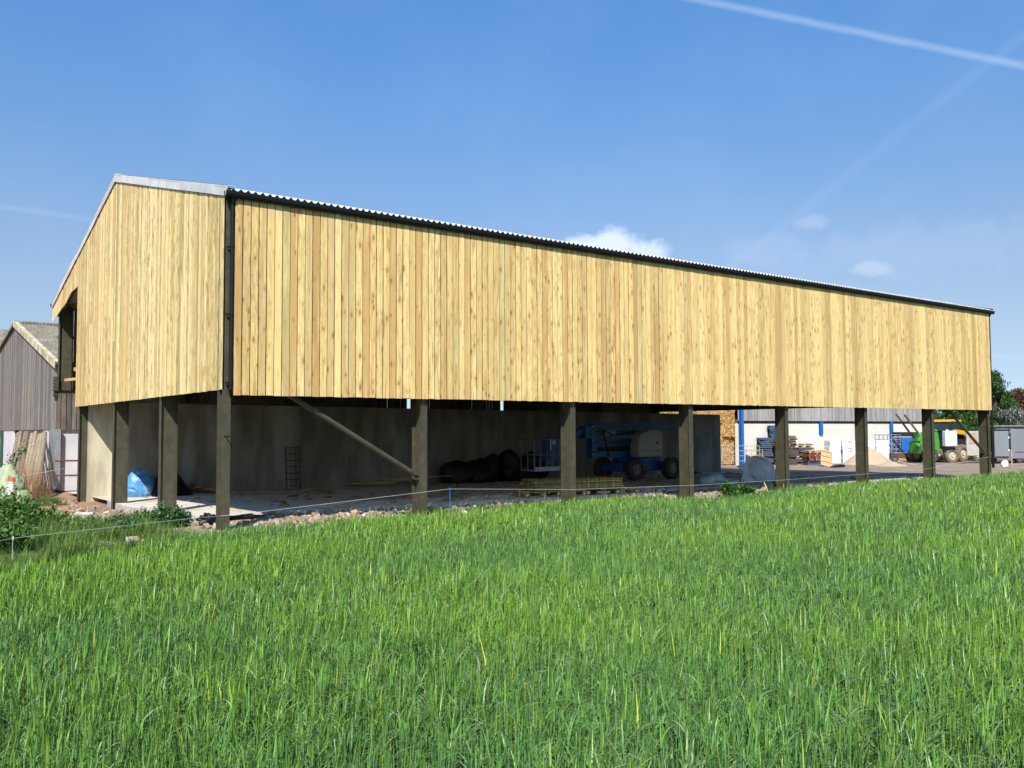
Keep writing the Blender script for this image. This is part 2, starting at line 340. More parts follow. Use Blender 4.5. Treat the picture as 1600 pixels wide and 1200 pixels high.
V = np.stack([GX, GY, GZ], -1).reshape(-1, 3)
I = (np.arange(nx-1)[:, None]*ny+np.arange(ny-1)[None, :]).ravel()
Fq = np.stack([I, I+ny, I+ny+1, I+1], 1)
def mesh_np(name, V, Fq, tint=None, smooth=False):
    me = bpy.data.meshes.new(name); n = len(V); f = len(Fq); k = Fq.shape[1]
    me.vertices.add(n); me.vertices.foreach_set('co', np.ascontiguousarray(V, dtype=np.float32).ravel())
    me.loops.add(f*k); me.loops.foreach_set('vertex_index', np.ascontiguousarray(Fq, dtype=np.int32).ravel())
    me.polygons.add(f); me.polygons.foreach_set('loop_start', np.arange(0, f*k, k, dtype=np.int32))
    me.polygons.foreach_set('use_smooth', np.full(f, smooth))
    if tint is not None:
        a = me.attributes.new('tint', 'FLOAT_COLOR', 'POINT'); a.data.foreach_set('color', np.concatenate([tint, np.ones((n, 1))], 1).astype(np.float32).ravel())
    me.update(calc_edges=True); me.validate(); return me
# ground colour by what the soil is: field earth, red dirt at the left, yard dirt, far fields green
k_in = sm(-.3, .5, GY-edge_y(GX)).ravel()
fieldc = np.array([.040, .045, .020]); yard = np.array([.30, .235, .185]); red = np.array([.36, .20, .125]); farg = np.array([.07, .13, .03]); rub = np.array([.40, .33, .27])
xx, yy = GX.ravel(), GY.ravel()
base = np.repeat(yard[None], len(xx), 0)
kr = (sm(2.5, -1.5, xx)*sm(6, 14, yy))[:, None]; base = base*(1-kr)+red*kr
kb = (sm(4.5, 1.5, yy)*sm(36, 30, xx))[:, None]; base = base*(1-kb)+rub*kb
kw = (sm(-1.2, -3.0, xx)*sm(8, 3, yy))[:, None]; base = base*(1-kw)+np.array([.10, .11, .045])*kw
kg = sm(45, 95, np.hypot(xx-20, yy-5))[:, None]; base = base*(1-kg)+farg*kg
ki = k_in[:, None]; GC = fieldc*(1-ki)+base*ki
far_f = ((1-k_in)*sm(40, 60, np.hypot(xx+6, yy+18)))[:, None]; GC = GC*(1-far_f)+farg*far_f
gm = mesh_np('ground', V, Fq, GC, True)
m = bpy.data.materials.new('soil'); m.use_nodes = True; t = NT(m.node_tree); b = m.node_tree.nodes['Principled BSDF']
b.inputs['Roughness'].default_value = .95; b.inputs['Specular IOR Level'].default_value = .1
oc = t.new('ShaderNodeTexCoord').outputs['Object']; ta = t.new('ShaderNodeAttribute', attribute_name='tint')
n1 = t.noise(oc, 1.1, 7, .65); n2 = t.noise(oc, 13, 5, .7)
col = t.mix(1., ta.outputs['Color'], t.mix(t.sstep(n1, .32, .68), c4((.72, .72, .74)), c4((1.18, 1.15, 1.1))), 'MULTIPLY')
col = t.mix(1., col, t.mix(t.sstep(n2, .3, .7), c4((.72, .7, .68)), c4((1.2, 1.2, 1.2))), 'MULTIPLY')
t.put(b.inputs['Base Color'], col); bn = t.new('ShaderNodeBump'); bn.inputs['Distance'].default_value = .05; bn.inputs['Strength'].default_value = .6
t.put(bn.inputs['Height'], n2); t.l.new(bn.outputs[0], b.inputs['Normal']); gm.materials.append(m)
go = bpy.data.objects.new('ground', gm); COL.objects.link(go); setp(go, kind='structure')

# concrete floor with its rough front edge
def zs(x, y=2.8): return .03-.005*x-.02*(y-2.8)
def atf(px, py, dz=0.):
    d = ray(px, py); t = (zs(CAM[0], CAM[1])-CAM[2]+dz)/(d[2]+.005*d[0]+.02*d[1]); return Vector(CAM+d*t)
def ybase(px, py, Z=None):
    z = -.25
    for _ in range(40): p = at(px, py, z=z); z = .5*z+.5*float(ground(p.x, p.y))
    return Vector((p.x, p.y, float(ground(p.x, p.y))))
def depth(p): return float((np.array(p)-CAM) @ _F)
pts = []
for px, py in ((168, 782), (192, 790), (236, 797), (280, 804), (319, 813)):
    p = atf(px, py); pts.append((p.x, p.y))
for x, y in ((1.5, 2.75), (2.6, 2.7), (4.2, 2.35), (6, 2.5), (8, 2.3), (10, 2.1), (12, 2.15), (14.3, 2.0), (14.9, 2.9), (15.6, 3.4), (17, 3.2), (19, 2.5), (22, 2.2), (26, 1.9), (29, 1.7), (30.5, 1.8)):
    pts.append((x, y))
front = []
for (a, b_) in zip(pts, pts[1:]):
    n = max(2, int(math.hypot(b_[0]-a[0], b_[1]-a[1])/.25))
    for i in range(n): front.append((a[0]+(b_[0]-a[0])*i/n+random.uniform(-.03, .03), a[1]+(b_[1]-a[1])*i/n+random.uniform(-.03, .03)))
front.append(pts[-1]); poly = front+[(31.5, 8), (31.8, 19.2), (.4, 19.2), (.3, 14.4)]
mb = MB(); n = len(poly)
mb.add([(x, y, zs(x, y)) for x, y in poly], [tuple(range(n))])
slab = mb.build('concrete_floor', 'slab'); setp(slab, kind='structure')
mb = MB(); nf = len(front)
for i in range(nf-1):
    (x0, y0), (x1, y1) = front[i], front[i+1]
    o0, o1 = .02+.06*abs(math.sin(i*1.7)), .02+.06*abs(math.sin((i+1)*1.7))
    mb.add([(x0, y0, zs(x0, y0)), (x1, y1, zs(x1, y1)), (x1-.01, y1-o1, -.75), (x0-.01, y0-o0, -.75)], [(0, 1, 2, 3)])
o = mb.build('concrete_floor_edge', 'slabedge'); setp(o, kind='structure')

# ------------------------------------------------------------------ the new barn
BAY, L, WB = 4.6, 32.2, 19.52
def roof_top(y):
    if y > 9.6: return 9.5-(y-9.6)*.262
    return float(np.interp(y, [-.17, .6, 9.6], [6.955, 7.160, 9.5]))
barn = thing('timber_clad_barn', 'large open-sided barn clad in fresh vertical pine boards on olive steel columns', 'barn')
def tint_board(kind):
    a = random.random()
    if kind == 'side':
        c = np.array([.72, .53, .215])*random.uniform(.84, 1.1)
        if a < .15: c = np.array([.52, .335, .125])*random.uniform(.88, 1.12)
        elif a < .30: c = np.array([.60, .44, .19])*random.uniform(.92, 1.08)
        elif a < .36: c = np.array([.50, .42, .19])*random.uniform(.9, 1.1)
        elif a > .74: c = np.array([.78, .60, .26])
    else:
        c = np.array([.68, .535, .225])*random.uniform(.84, 1.08)
        if a < .13: c = np.array([.45, .38, .17])*random.uniform(.85, 1.1)
        elif a < .28: c = np.array([.66, .46, .20])*random.uniform(.9, 1.1)
        elif a > .62: c = np.array([.84, .70, .36])
    return tuple(c)
def side_clad():
    mb = MB(); x = .02; i = 0
    while x < 32.1:
        w = .172
        wd = w-random.choice((.018, .021, .024)) if x < 13 else w-random.uniform(.004, .009)
        x1 = min(x+wd, 32.15); yo = random.uniform(-.004, .004); r = random.random(); tb = tint_board('side')
        if random.random() < .03:                   # a board in two lengths, butted on a rail
            zj = random.choice((3.9, 4.75, 5.6)); mb.box((x, -.115+yo, 2.70+random.uniform(-.006, .006)), (x1, -.1+yo, zj-.003), tint=tb, rnd=r)
            mb.box((x, -.115+yo, zj), (x1, -.1+yo, 6.88), tint=tint_board('side'), rnd=random.random())
        else:
            mb.box((x, -.115+yo, 2.70+random.uniform(-.006, .006)), (x1, -.1+yo, 6.88), tint=tb, rnd=r)
        x += w; i += 1
    return mb
side_clad().build('side_cladding', 'side', barn)
def gable_bottom(y):
    if y < 14.8: return 2.815
    return float(np.interp(y, [14.85, 16.1, 17.2, 18.0, 18.8, 19.6], [6.93, 6.86, 6.55, 6.45, 6.30, 6.15]))
mb = MB(); y = .0
while y < WB+.02:
    w = random.choice((.12, .145, .15, .15)); y1 = min(y+w-.004, WB+.04); xo = random.uniform(-.006, .006)
    yc = (y+y1)/2; zb = gable_bottom(yc)+random.uniform(-.006, .006); tb = tint_board('gable'); r = random.random()
    za, zc = roof_top(y)-.17, roof_top(y1)-.17
    zj = None
    if 2.5 < yc < 14.8 and random.random() < .3: zj = random.choice((4.6, 5.4, 6.2))
    def prism(z0, z1a, z1b, tb, r):
        if y < 9.6 < y1: z1a = z1b = min(z1a, z1b)
        vs = [(-.16+xo, y, z0), (-.16+xo, y1, z0), (-.16+xo, y1, z1b), (-.16+xo, y, z1a), (-.138+xo, y, z0), (-.138+xo, y1, z0), (-.138+xo, y1, z1b), (-.138+xo, y, z1a)]
        mb.add(vs, [(0, 1, 2, 3), (7, 6, 5, 4), (0, 4, 5, 1), (1, 5, 6, 2), (2, 6, 7, 3), (3, 7, 4, 0)], tint=tb, rnd=r)
    if zj: prism(zb, zj-.003, zj-.003, tb, r); prism(zj, za, zc, tint_board('gable'), random.random())
    else: prism(zb, za, zc, tb, r)
    y += w
mb.build('gable_cladding', 'gable', barn)
# rear spaced boarding; far gable unseen, clad to keep the inside dark
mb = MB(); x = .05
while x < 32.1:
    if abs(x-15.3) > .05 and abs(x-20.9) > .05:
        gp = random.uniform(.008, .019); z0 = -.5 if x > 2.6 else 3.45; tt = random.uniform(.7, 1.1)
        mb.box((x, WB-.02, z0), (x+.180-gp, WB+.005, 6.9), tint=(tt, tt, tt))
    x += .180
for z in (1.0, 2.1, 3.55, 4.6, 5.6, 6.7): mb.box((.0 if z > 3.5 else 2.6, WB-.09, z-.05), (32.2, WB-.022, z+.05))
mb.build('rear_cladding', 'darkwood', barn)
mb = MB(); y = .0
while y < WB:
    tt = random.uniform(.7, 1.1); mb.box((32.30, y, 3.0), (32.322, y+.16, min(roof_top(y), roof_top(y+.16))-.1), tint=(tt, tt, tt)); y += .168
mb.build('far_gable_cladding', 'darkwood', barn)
# corrugated roof: a near slope and a far slope
def corr(name, ys, x0, x1, matn, parent, pitch=.1555, amp=.031, th=.007):
    nseg = int((x1-x0)/pitch*8); xs = np.linspace(x0, x1, nseg+1); wv = amp*np.cos((xs-x0)/pitch*2*math.pi)
    Vt = np.array([[(x, y, roof_top(y)-amp+w) for x, w in zip(xs, wv)] for y in ys]); Vb = Vt.copy(); Vb[..., 2] -= th
    n = len(ys); k = nseg+1; V = np.concatenate([Vt.reshape(-1, 3), Vb.reshape(-1, 3)]); F = []
    idx = (np.arange(n-1)[:, None]*k+np.arange(k-1)[None]).ravel(); o = n*k
    F.append(np.stack([idx, idx+1, idx+k+1, idx+k], 1)); F.append(np.stack([idx+o, idx+k+o, idx+k+1+o, idx+1+o], 1))
    j = np.arange(k-1); F.append(np.stack([j, j+o, j+1+o, j+1], 1)); j = j+(n-1)*k; F.append(np.stack([j, j+1, j+1+o, j+o], 1))
    me = mesh_np(name, V, np.concatenate(F), None, False); me.materials.append(MT[matn]); ob = bpy.data.objects.new(name, me); COL.objects.link(ob); ob.parent = parent; return ob
corr('roof_slope', [-.17, .2, .6, 3, 6, 9.55], -.2, 32.4, 'fibre', barn)
corr('roof_slope', [9.65, 12, 16, 19.8], -.2, 32.4, 'fibre', barn)
mb = MB(); mb.prism([(9.3, 9.47), (9.6, 9.56), (9.9, 9.47), (9.9, 9.45), (9.6, 9.53), (9.3, 9.45)], -.2, 32.4, axis='x'); mb.build('ridge_cap', 'fibre', barn)
# verge trim: a bent sheet over the roof edge, hanging down the gable, in lengths with laps
def verge(xo):
    mb = MB(); s = -1 if xo < 10 else 1
    segs = [(-.2, .6), (.6, 3.0), (3.0, 5.9), (5.9, 8.8), (8.8, 9.6), (9.6, 12.2), (12.2, 15.1), (15.1, 18.0), (18.0, 19.75)]
    for i, (a, b_) in enumerate(segs):
        e = .004*(i % 2)
        za, zb = roof_top(a)+.035+e, roof_top(b_)+.035+e; tt = random.uniform(.88, 1.06)
        for (x0, x1, d0, d1) in ((xo-.0+s*e, xo+s*.012+s*e, .225, 0), (xo-s*.16, xo+s*.012+s*e, .008, -.001)):
            x0, x1 = min(x0, x1), max(x0, x1)
            vs = [(x0, a, za-d0), (x1, a, za-d0), (x1, b_, zb-d0), (x0, b_, zb-d0), (x0, a, za-d1), (x1, a, za-d1), (x1, b_, zb-d1), (x0, b_, zb-d1)]
            mb.add(vs, [(0, 3, 2, 1), (4, 5, 6, 7), (0, 1, 5, 4), (1, 2, 6, 5), (2, 3, 7, 6), (3, 0, 4, 7)], tint=(tt, tt, tt))
    return mb
MT['verge'] = mat('white_grey_verge_trim', (.60, .60, .58), (.50, .50, .49), 2, .6, attr=True)
verge(-.185).build('verge_trim', 'verge', barn); verge(32.40).build('verge_trim', 'verge', barn)
# gutters and downpipes
def gutter(y0, y1, ztop):
    mb = MB(); n = 8; c = (y0+y1)/2; r = abs(y1-y0)/2; pr = []
    for i in range(n+1):
        a = math.pi+math.pi*i/n; pr.append((c+r*math.cos(a), ztop-.045+(r*1.35)*math.sin(a)))
    pr = [(c-r, ztop)]+pr+[(c+r, ztop), (c+r-.006, ztop)]+[(c+(p[0]-c)*.9, p[1]+.006) for p in pr[1:][::-1]]+[(c-r+.006, ztop)]
    mb.prism(pr, -.22, 32.42, axis='x'); return mb
g = gutter(-.238, -.108, 6.885)
for x in np.arange(.3, 32.4, .92): g.box((x-.012, -.232, 6.80), (x+.012, -.1, 6.812))
g.build('gutter', 'black', barn)
gutter(WB+.06, WB+.18, 6.88).build('gutter', 'black', barn)
def downpipe(x, y, z1, z0, toward):
    mb = MB(); r = .048
    mb.path([(x, -.165, 6.84), (x, -.165, 6.76), (x, y, 6.62), (x, y, z0+.12)], r, 12)
    mb.path([(x, y, z0+.12), (x+toward*.05, y+.07, z0), (x+toward*.12, y+.12, z0-.06)], r*.95, 12)
    for z in (6.45, 2.95): mb.tube((x, y, z-.05), (x, y, z+.05), r*1.12, n=12)
    o = mb.build('downpipe', 'black', barn)
    for z in (5.75, 4.35, 2.95):
        k = MB(); k.tube((x, y, z-.015), (x, y, z+.015), r*1.15, n=12); k.box((x-.105, y+.02, z-.012), (x-.045, y+.05, z+.012)); k.box((x-.1, y-.01, z-.02), (x-.085, y+.03, z+.02)); k.build('bracket', 'black', o)
downpipe(-.025, -.085, 0, 2.68, 1)
o = MB(); o.path([(32.23, -.165, 6.84), (32.23, -.06, 6.65), (32.23, -.06, .3)], .055, 12); o.build('downpipe', 'black', barn)
# steel: side columns, gable columns, rear columns
CW, CDp = .178, .406
def gz(x, y): return float(ground(x, y))
COLX = [-.08]+[BAY*k for k in range(1, 7)]+[32.1]
for k, x in enumerate(COLX):
    mb = MB(); d = .305 if k == 0 else CDp; yo = .0
    ibeam(mb, (x, yo, gz(x, 0)-.3), 6.78, CW, d)
    # eaves haunch and base plate
    mb.box((x-.14, yo-.05, gz(x, 0)-.32), (x+.14, yo+d+.05, gz(x, 0)-.02))
    o = mb.build('steel_column', 'olive', barn)
    if k == 0:
        b_ = MB(); zt = .95; b_.bar((x-.05, -.006, 1.86), (x+.07, -.006, 1.86), .012, .02); b_.path([(x-.02, -.03, 1.86), (x+.03, -.05, 1.78), (x+.08, -.04, 1.68), (x+.12, -.02, 1.62)], .006)
        b_.build('fence_insulator', 'black', o)
GCY = [4.79, 9.67, 14.55]
for y in GCY:
    mb = MB(); ibeam(mb, (-.1, y, gz(-.1, y)-.3), roof_top(y)-.35, CW, CDp, along='x'); mb.build('steel_column', 'olive', barn)
mb = MB()
for z, r_ in ((6.30, 0), (3.62, 0)): pass
ibeam(mb, (.0, WB-.46, 3.55), 6.75, .2, .43, along='x'); o = mb.build('steel_column', 'olive', barn)
mb = MB(); mb.box((-.16, WB-.62, 3.52), (-.01, WB-.30, 4.05))
mb.build('splice_plate', 'olive', o)
for z in (3.6, 3.72, 3.84, 3.96):
    for dy in (.53, .40):
        mb = MB(); mb.tube((-.2, WB-dy, z), (-.16, WB-dy, z), .022, n=6); mb.build('bolt', 'galv', o)
mb = MB(); mb.box((-.14, WB-.55, 3.30), (.02, WB-.36, 3.51)); mb.box((-.10, WB-.52, 3.14), (.0, WB-.44, 3.30)); mb.build('hanging_bracket', mat('dark_green_steel', (.02, .075, .05), (.02, .03, .03), 3, .6), o)
for x in [BAY*k for k in range(1, 8)]:
    mb = MB(); ibeam(mb, (min(x, 32.1), WB-CDp-.1, -.3), 6.75, CW, CDp); mb.build('steel_column', 'olive', barn)
# rafters, purlins, side rails, braces
for k, x in enumerate(COLX):
    mb = MB()
    for (ya, yb) in ((.2, 9.6), (19.3, 9.6)):
        za, zb = roof_top(ya)-.42, roof_top(yb)-.40
        for dz, h_ in ((.17, .014), (-.17, .014)): mb.bar((x+(.12 if k == 0 else 0), ya, za+dz), (x+(.12 if k == 0 else 0), yb, zb+dz), .178, h_)
        mb.bar((x+(.12 if k == 0 else 0), ya, za), (x+(.12 if k == 0 else 0), yb, zb), .010, .325)
    mb.build('rafter', 'olive', barn)
mb = MB()
for y in (.3, 1.9, 3.5, 5.1, 6.7, 8.3, 9.4, 9.8, 11.4, 13, 14.6, 16.2, 17.8, 19.3):
    mb.box((0, y-.035, roof_top(y)-.24), (32.2, y+.035, roof_top(y)-.075))
mb.build('purlins', 'plank', barn)
mb = MB()
for z in (2.88, 4.0, 5.1, 6.2, 6.72): mb.box((.02, -.099, z-.06), (32.15, -.001, z+.06))
mb.build('side_rails', 'darkwood', barn)
mb = MB()
for z in (3.0, 4.2, 5.4, 6.5): mb.box((-.137, .35, z-.06), (-.101, 14.7, z+.06))
mb.build('gable_rails', 'darkwood', barn)
for (pa, pb) in ((at(450, 616, y=.2), at(650, 742, y=.2)), (at(1476, 634, y=.2), at(1536, 704, y=.2))):
    mb = MB(); d = (pb-pa); mb.tube(pa-d*.12, pb, .057, n=14)
    o = mb.build('diagonal_brace', 'olive', barn)
    k = MB(); k.cbox(pb+Vector((.04, 0, 0)), (.22, .016, .22)); k.tube(pb+Vector((.02, -.03, 0)), pb+Vector((.02, .04, 0)), .03, n=8); k.build('gusset_plate', 'olive', o)
# eaves beam and timber platform seen through the left opening
mb = MB(); p = at(88, 546, y=18.6)
for (a, b_) in (((.5, 18.9, 4.35), (2.4, 18.9, 4.35)),): mb.bar(a, b_, .05, .14)
mb.cbox((1.5, 19.1, 4.75), (.5, .03, .6)); mb.bar((.1, 18.4, 3.9), (1.8, 18.0, 4.15), .05, .1)
mb.build('timber_boarding', 'plank', barn)

# concrete dividing wall inside, cast in panels
cw = MB(); x = .17; i = 0
while x < 31.9:
    w = min(1.2, 32.0-x); yo = random.uniform(-.006, .006); ztop = 2.965-.0065*x
    tt = 2.1 if i == 0 else random.uniform(.9, 1.1) if x < 24 else .8  # first panel tinted pale cream, sunlight put into its colour
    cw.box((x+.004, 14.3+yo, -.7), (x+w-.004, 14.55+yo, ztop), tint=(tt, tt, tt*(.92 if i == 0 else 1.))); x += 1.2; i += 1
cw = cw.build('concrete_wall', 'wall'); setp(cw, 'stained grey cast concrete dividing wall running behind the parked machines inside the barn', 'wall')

# ------------------------------------------------------------------ grey steel shed behind the yard, with blue columns
SY = 22.0
X0 = at(1157, 690, y=SY).x; XR = at(1450, 690, y=SY).x-X0; zB = at(1300, 658, y=SY).z; zW = at(1300, 661.8, y=SY+.16).z
shed = thing('steel_shed', 'long farm shed with grey board cladding above cream panels and blue columns across the yard', 'shed', (X0, SY, 0))
mb = MB(); x = -.2
while x < XR-.2:
    tt = random.uniform(.72, 1.25); c = (tt, tt, tt*random.uniform(.95, 1.05)); w = random.choice((.15, .15, .2)); mb.box((x, 0, zB), (x+w-.006, .03, 6.4), tint=c); x += w
mb.build('board_cladding', mat('shed_grey_boards', (.36, .345, .32), (.26, .25, .235), 2.2, .85, stretch=(7, 7, .5), attr=True), shed)
mb = MB(); x = -.2
while x < XR-.3: mb.box((x, .16, -.8), (x+1.19, .3, zW)); x += 1.2
mb.build('panel_wall', 'shedwall', shed)
mb = MB(); mb.box((-.2, .2, zW+.01), (XR, .25, zB+.1)); mb.build('shadow_strip', 'darkwood', shed)  # dark strip set in for the shade between panels and boards
for i, px in enumerate((1157, 1285, 1395)):
    x = at(px, 690, y=SY).x-X0; zb_ = at(px, 679, y=SY).z if i == 1 else -.8
    mb = MB(); ibeam(mb, (x, -.2 if i == 0 else .04, zb_), zB if i else 6.4, (.42 if i else .3), .11 if i else .18, tw=.02); mb.build('blue_column', 'blueS', shed)
mb = MB()
for (ya, yb, za, zb) in ((-.45, 7, 6.35, 8.2), (7, 14.4, 8.2, 6.35)):
    x0_, x1_ = -.4, XR+.1
    mb.add([(x0_, ya, za), (x1_, ya, za), (x1_, yb, zb), (x0_, yb, zb), (x0_, ya, za+.05), (x1_, ya, za+.05), (x1_, yb, zb+.05), (x0_, yb, zb+.05)], [(0, 3, 2, 1), (4, 5, 6, 7), (0, 1, 5, 4), (1, 2, 6, 5), (2, 3, 7, 6), (3, 0, 4, 7)])
mb.build('roof', 'fibre', shed)
mb = MB(); mb.box((-.3, 5.5, -.8), (-.2, 14, 6.3)); mb.box((XR-.2, .35, -.8), (XR-.1, 14, 6.3)); mb.box((-.3, 13.9, -.8), (XR-.2, 14, 6.3)); mb.build('end_wall', 'darkwood', shed)

# straw bales stacked at the shed's open end
bn = 0
for lv in range(5):
    for i in range(6):
        x = 36.3+i*1.26+(.12 if lv % 2 else 0)+random.uniform(-.05, .05); y = 22.6+random.uniform(-.12, .14); z = -.45+lv*.95
        if x > 43.2: continue
        tb = random.uniform(.8, 1.15); mb = MB(); nseg = 5
        mb.box((-.61, -.0, 0), (.61, 2.2, .91), tint=(tb, tb, tb))
        for k in range(420):
            a = rng.uniform((-.6, -.05, .03), (.6, .0, .88)); d = rng.normal(0, .085, 3); d[1] = -abs(d[1])*.4
            tt = random.uniform(.6, 1.5); mb.bar(a, a+d, .02, .006, tint=(tt, tt, tt))
        bn += 1
        o = mb.build('straw_bale', 'straw', None, loc=(x, y, z), rz=random.uniform(-.03, .03))
        setp(o, f"square golden straw bale, {['bottom','second','third','fourth','top'][lv]} layer, {['first','second','third','fourth','fifth','sixth'][i]} from the left behind the dividing wall", 'straw bale', 'straw bales stacked beyond the dividing wall')

# ------------------------------------------------------------------ pallets
def pallet_mesh(mname, seed):
    r = random.Random(seed); mb = MB()
    for y in (-.45, 0, .45):
        mb.cbox((0, y, .062), (1.19, .05, .079)) if seed else [mb.cbox((x, y, .062), (.14, .10, .08)) for x in (-.53, 0, .53)]
        mb.cbox((0, y, .011), (1.2, .1, .020)); mb.cbox((0, y, .1115), (1.2, .1, .018)) if 0 else None
    for x in (-.53, -.2, .2, .53): mb.cbox((x, 0, .0085), (.12, 1.0, .016), tint=(1, 1, 1))
    y = -.45
    for k in range(7): mb.cbox((0, -.45+k*.15, .132), (1.2, .098 if k % 2 == 0 else .085, .022), tint=(1, 1, 1))
    return mb
PM = {}
for nm in ('pblue', 'pdark', 'pred', 'ptan'):
    o = pallet_mesh(nm, 1 if nm in ('pdark', 'pblue') else 0).build('pallet_proto', nm); PM[nm] = o.data; bpy.data.objects.remove(o)
CN = {'pblue': 'blue', 'pdark': 'dark weathered', 'pred': 'red', 'ptan': 'pale new'}
def pallet(kind, p, rz, label, group=None, tilt=None):
    o = bpy.data.objects.new('pallet', PM[kind]); COL.objects.link(o); o.location = p; o.rotation_euler = (tilt or 0, 0, rz)
    return setp(o, label, 'pallet', group)
PZ = 52.0
def fit(o, Zd): s_ = depth(o.location)/Zd; o.scale = [v*s_ for v in o.scale]
RZV = -.55
stacks = [(1178, 726, 4, 'pdark', 'low stack on the left'), (1196, 725.5, 13, 'pblue', 'blue stack by the wall'), (1228, 726.5, 14, 'pdark', 'dark stack beside the blue stack'), (1213, 724.7, 19, 'pblue', 'tallest stack'), (1254, 724.5, 10, 'mix', 'mixed stack with tan top'), (1272, 726.5, 7, 'pred', 'red stack by the leaning panel')]
for (px, Z, n, kind, where) in stacks:
    p = ybase(px, Z); d = Vector((0, 0, 0))
    for k in range(n):
        kk = kind
        if kind == 'mix': kk = ['pdark', 'pdark', 'pred', 'pred', 'pdark', 'pred', 'pdark', 'pblue', 'ptan', 'ptan'][k]
        elif kind == 'pred': kk = ['pblue', 'pblue', 'pred', 'pred', 'pred', 'pred', 'ptan'][k]
        elif random.random() < .25: kk = random.choice(('pdark', 'pblue', 'pred'))
        q = p+Vector((random.uniform(-.07, .07), random.uniform(-.07, .07), k*.1445))
        nth = ORD[k] if k < len(ORD) else f'number {k+1}'
        if k == n-1: nth = 'topmost'
        elif k > 0 and k < len(ORD): nth = ORD[k]+' from the ground'
        elif k >= len(ORD): nth = ['fifteenth', 'sixteenth', 'seventeenth', 'eighteenth', 'nineteenth'][k-14]+' from the ground'
        pallet(kk, q, RZV+random.uniform(-.12, .12), f"{CN[kk]} wooden pallet, {nth} of the {where}", 'pallets stacked in the yard')
# tan crate panel leaning on the stacks
cp = thing('crate_panel', 'pale wooden crate panel leaning against the red pallet stack', 'crate panel', ybase(1291, 729), -.75)
cp.rotation_euler = (R_(-30), R_(14), -.62); cp.scale = (.72, .72, .62)
mb = MB(); mb.cbox((0, 0, .95), (1.0, .02, 1.85)); mb.build('board', 'ptan', cp)
for z in (.06, .6, 1.25, 1.85):
    mb = MB(); mb.cbox((0, -.05, z), (1.06, .07, .11)); mb.build('batten', 'plank', cp)
for x in (-.5, .5):
    mb = MB(); mb.cbox((x, -.04, .95), (.07, .06, 1.9)); mb.build('side_rail', 'plank', cp)

# hurdles and gate by the end of the dividing wall
def gate(name, label, p, rz, w, h, bars, m, tilt=0.):
    g = thing(name, label, 'gate', p, rz); g.rotation_euler = (tilt, 0, rz)
    mb = MB()
    for x in (0, w): mb.tube((x, 0, 0), (x, 0, h), .024)
    mb.build('frame', m, g)
    for i in range(bars):
        mb = MB(); z = .12+(h-.16)*i/(bars-1); mb.tube((.024, 0, z), (w-.024, 0, z), .017); mb.build('rail', m, g)
    for x in (w*.33, w*.66):
        mb = MB(); mb.tube((x, -.028, .1), (x, -.028, h-.02), .013); mb.build('brace', m, g)
    return g
p = ybase(1127, 731, 47); gate('metal_gate', 'rusty seven bar metal gate closing the gap right of the dividing wall', p, -.62, 2.5, 1.45, 5, 'galv')
p = ybase(1166, 729, 49); gate('metal_hurdle', 'brown metal hurdle leaning by the pallets', p, -.62, 1.15, 1.15, 4, 'stake', -.15)
p = ybase(1140, 724, 52); gate('feed_barrier', 'galvanised hurdle standing behind the rusty gate', p, -.5, 2.2, 1.5, 5, 'darksteel')

# white insulation packs: columns by the cream wall
for ci, (px, Z, n) in enumerate(((1301, 0, 7), (1324, 0, 7), (1351, 0, 7), (1375, 0, 7))):
    p = ybase(px, 723.5)
    for k in range(n):
        mb = MB(); w = (.80, 1.06, 1.06, .88)[ci]; mb.cbox((0, 0, .114), (w, 1.2, .222))
        o = mb.build('insulation_pack', 'white_poly', None, bevel=.012, loc=p+Vector((random.uniform(-.02, .02), random.uniform(-.03, .03), k*.236)), rz=-.64+random.uniform(-.02, .02))
        lab = k in (1, 3, 4, 6) and ci == 1
        if lab:
            m2 = MB(); m2.cbox((.02, -.603, .12), (.30, .005, .11)); m2.build('printed_label', 'pink', o)
        hh = 'topmost' if k == n-1 else ORD[k]+(' from the ground' if k else '')
        setp(o, f"white insulation pack, {hh} of the {['leftmost','second','third','rightmost'][ci]} column", 'insulation pack', 'white insulation packs stacked by the shed wall')

# sand heap
def heap(name, label, cat, c, rx, ry, h, m, seed, n=34):
    r = np.random.default_rng(seed); vs = []; fs = []
    for i in range(n+1):
        for j in range(n+1):
            u, v = i/n*2-1, j/n*2-1; rr = math.hypot(u, v); q = max(0, 1-rr**1.15)
            x, y = c[0]+u*rx, c[1]+v*ry
            vs.append((x, y, gz(x, y)-.04+h*q+.035*h*q**.4*math.sin(u*9+seed)*math.cos(v*8)))
    fs = [(i*(n+1)+j, (i+1)*(n+1)+j, (i+1)*(n+1)+j+1, i*(n+1)+j+1) for i in range(n) for j in range(n)]
    mb = MB(); mb.add(vs, fs, smooth=True); return setp(mb.build(name, m), label, cat)
p = ybase(1357, 725); heap('sand_heap', 'conical heap of building sand in front of the cream shed wall', 'sand heap', p, 2.1, 1.7, 1.25, 'sand', 3)
p = ybase(1393, 728); heap('rubble_heap', 'low spread of pale broken boards and soil beside the sand heap', 'heap', p, 1.5, 1.0, .35, 'sand', 5)
for i, (px, py, a) in enumerate(((1398, 722, .3), (1408, 723, .8), (1416, 724, .1))):
    p = ybase(px, py+4); mb = MB(); mb.cbox((0, 0, 0), (1.2, .14, .03), tint=(1.2, 1.2, 1.2))
    o = mb.build('loose_board', 'plank', None, loc=(p.x, p.y, gz(p.x, p.y)+.1+.05*i)); o.rotation_euler = (0, .2, a-.6)
    setp(o, ['pale loose board lying on the sand heap edge', 'short pale board sloping off the low rubble heap', 'pale loose board on the ground nearest the blue lift'][i], 'board')
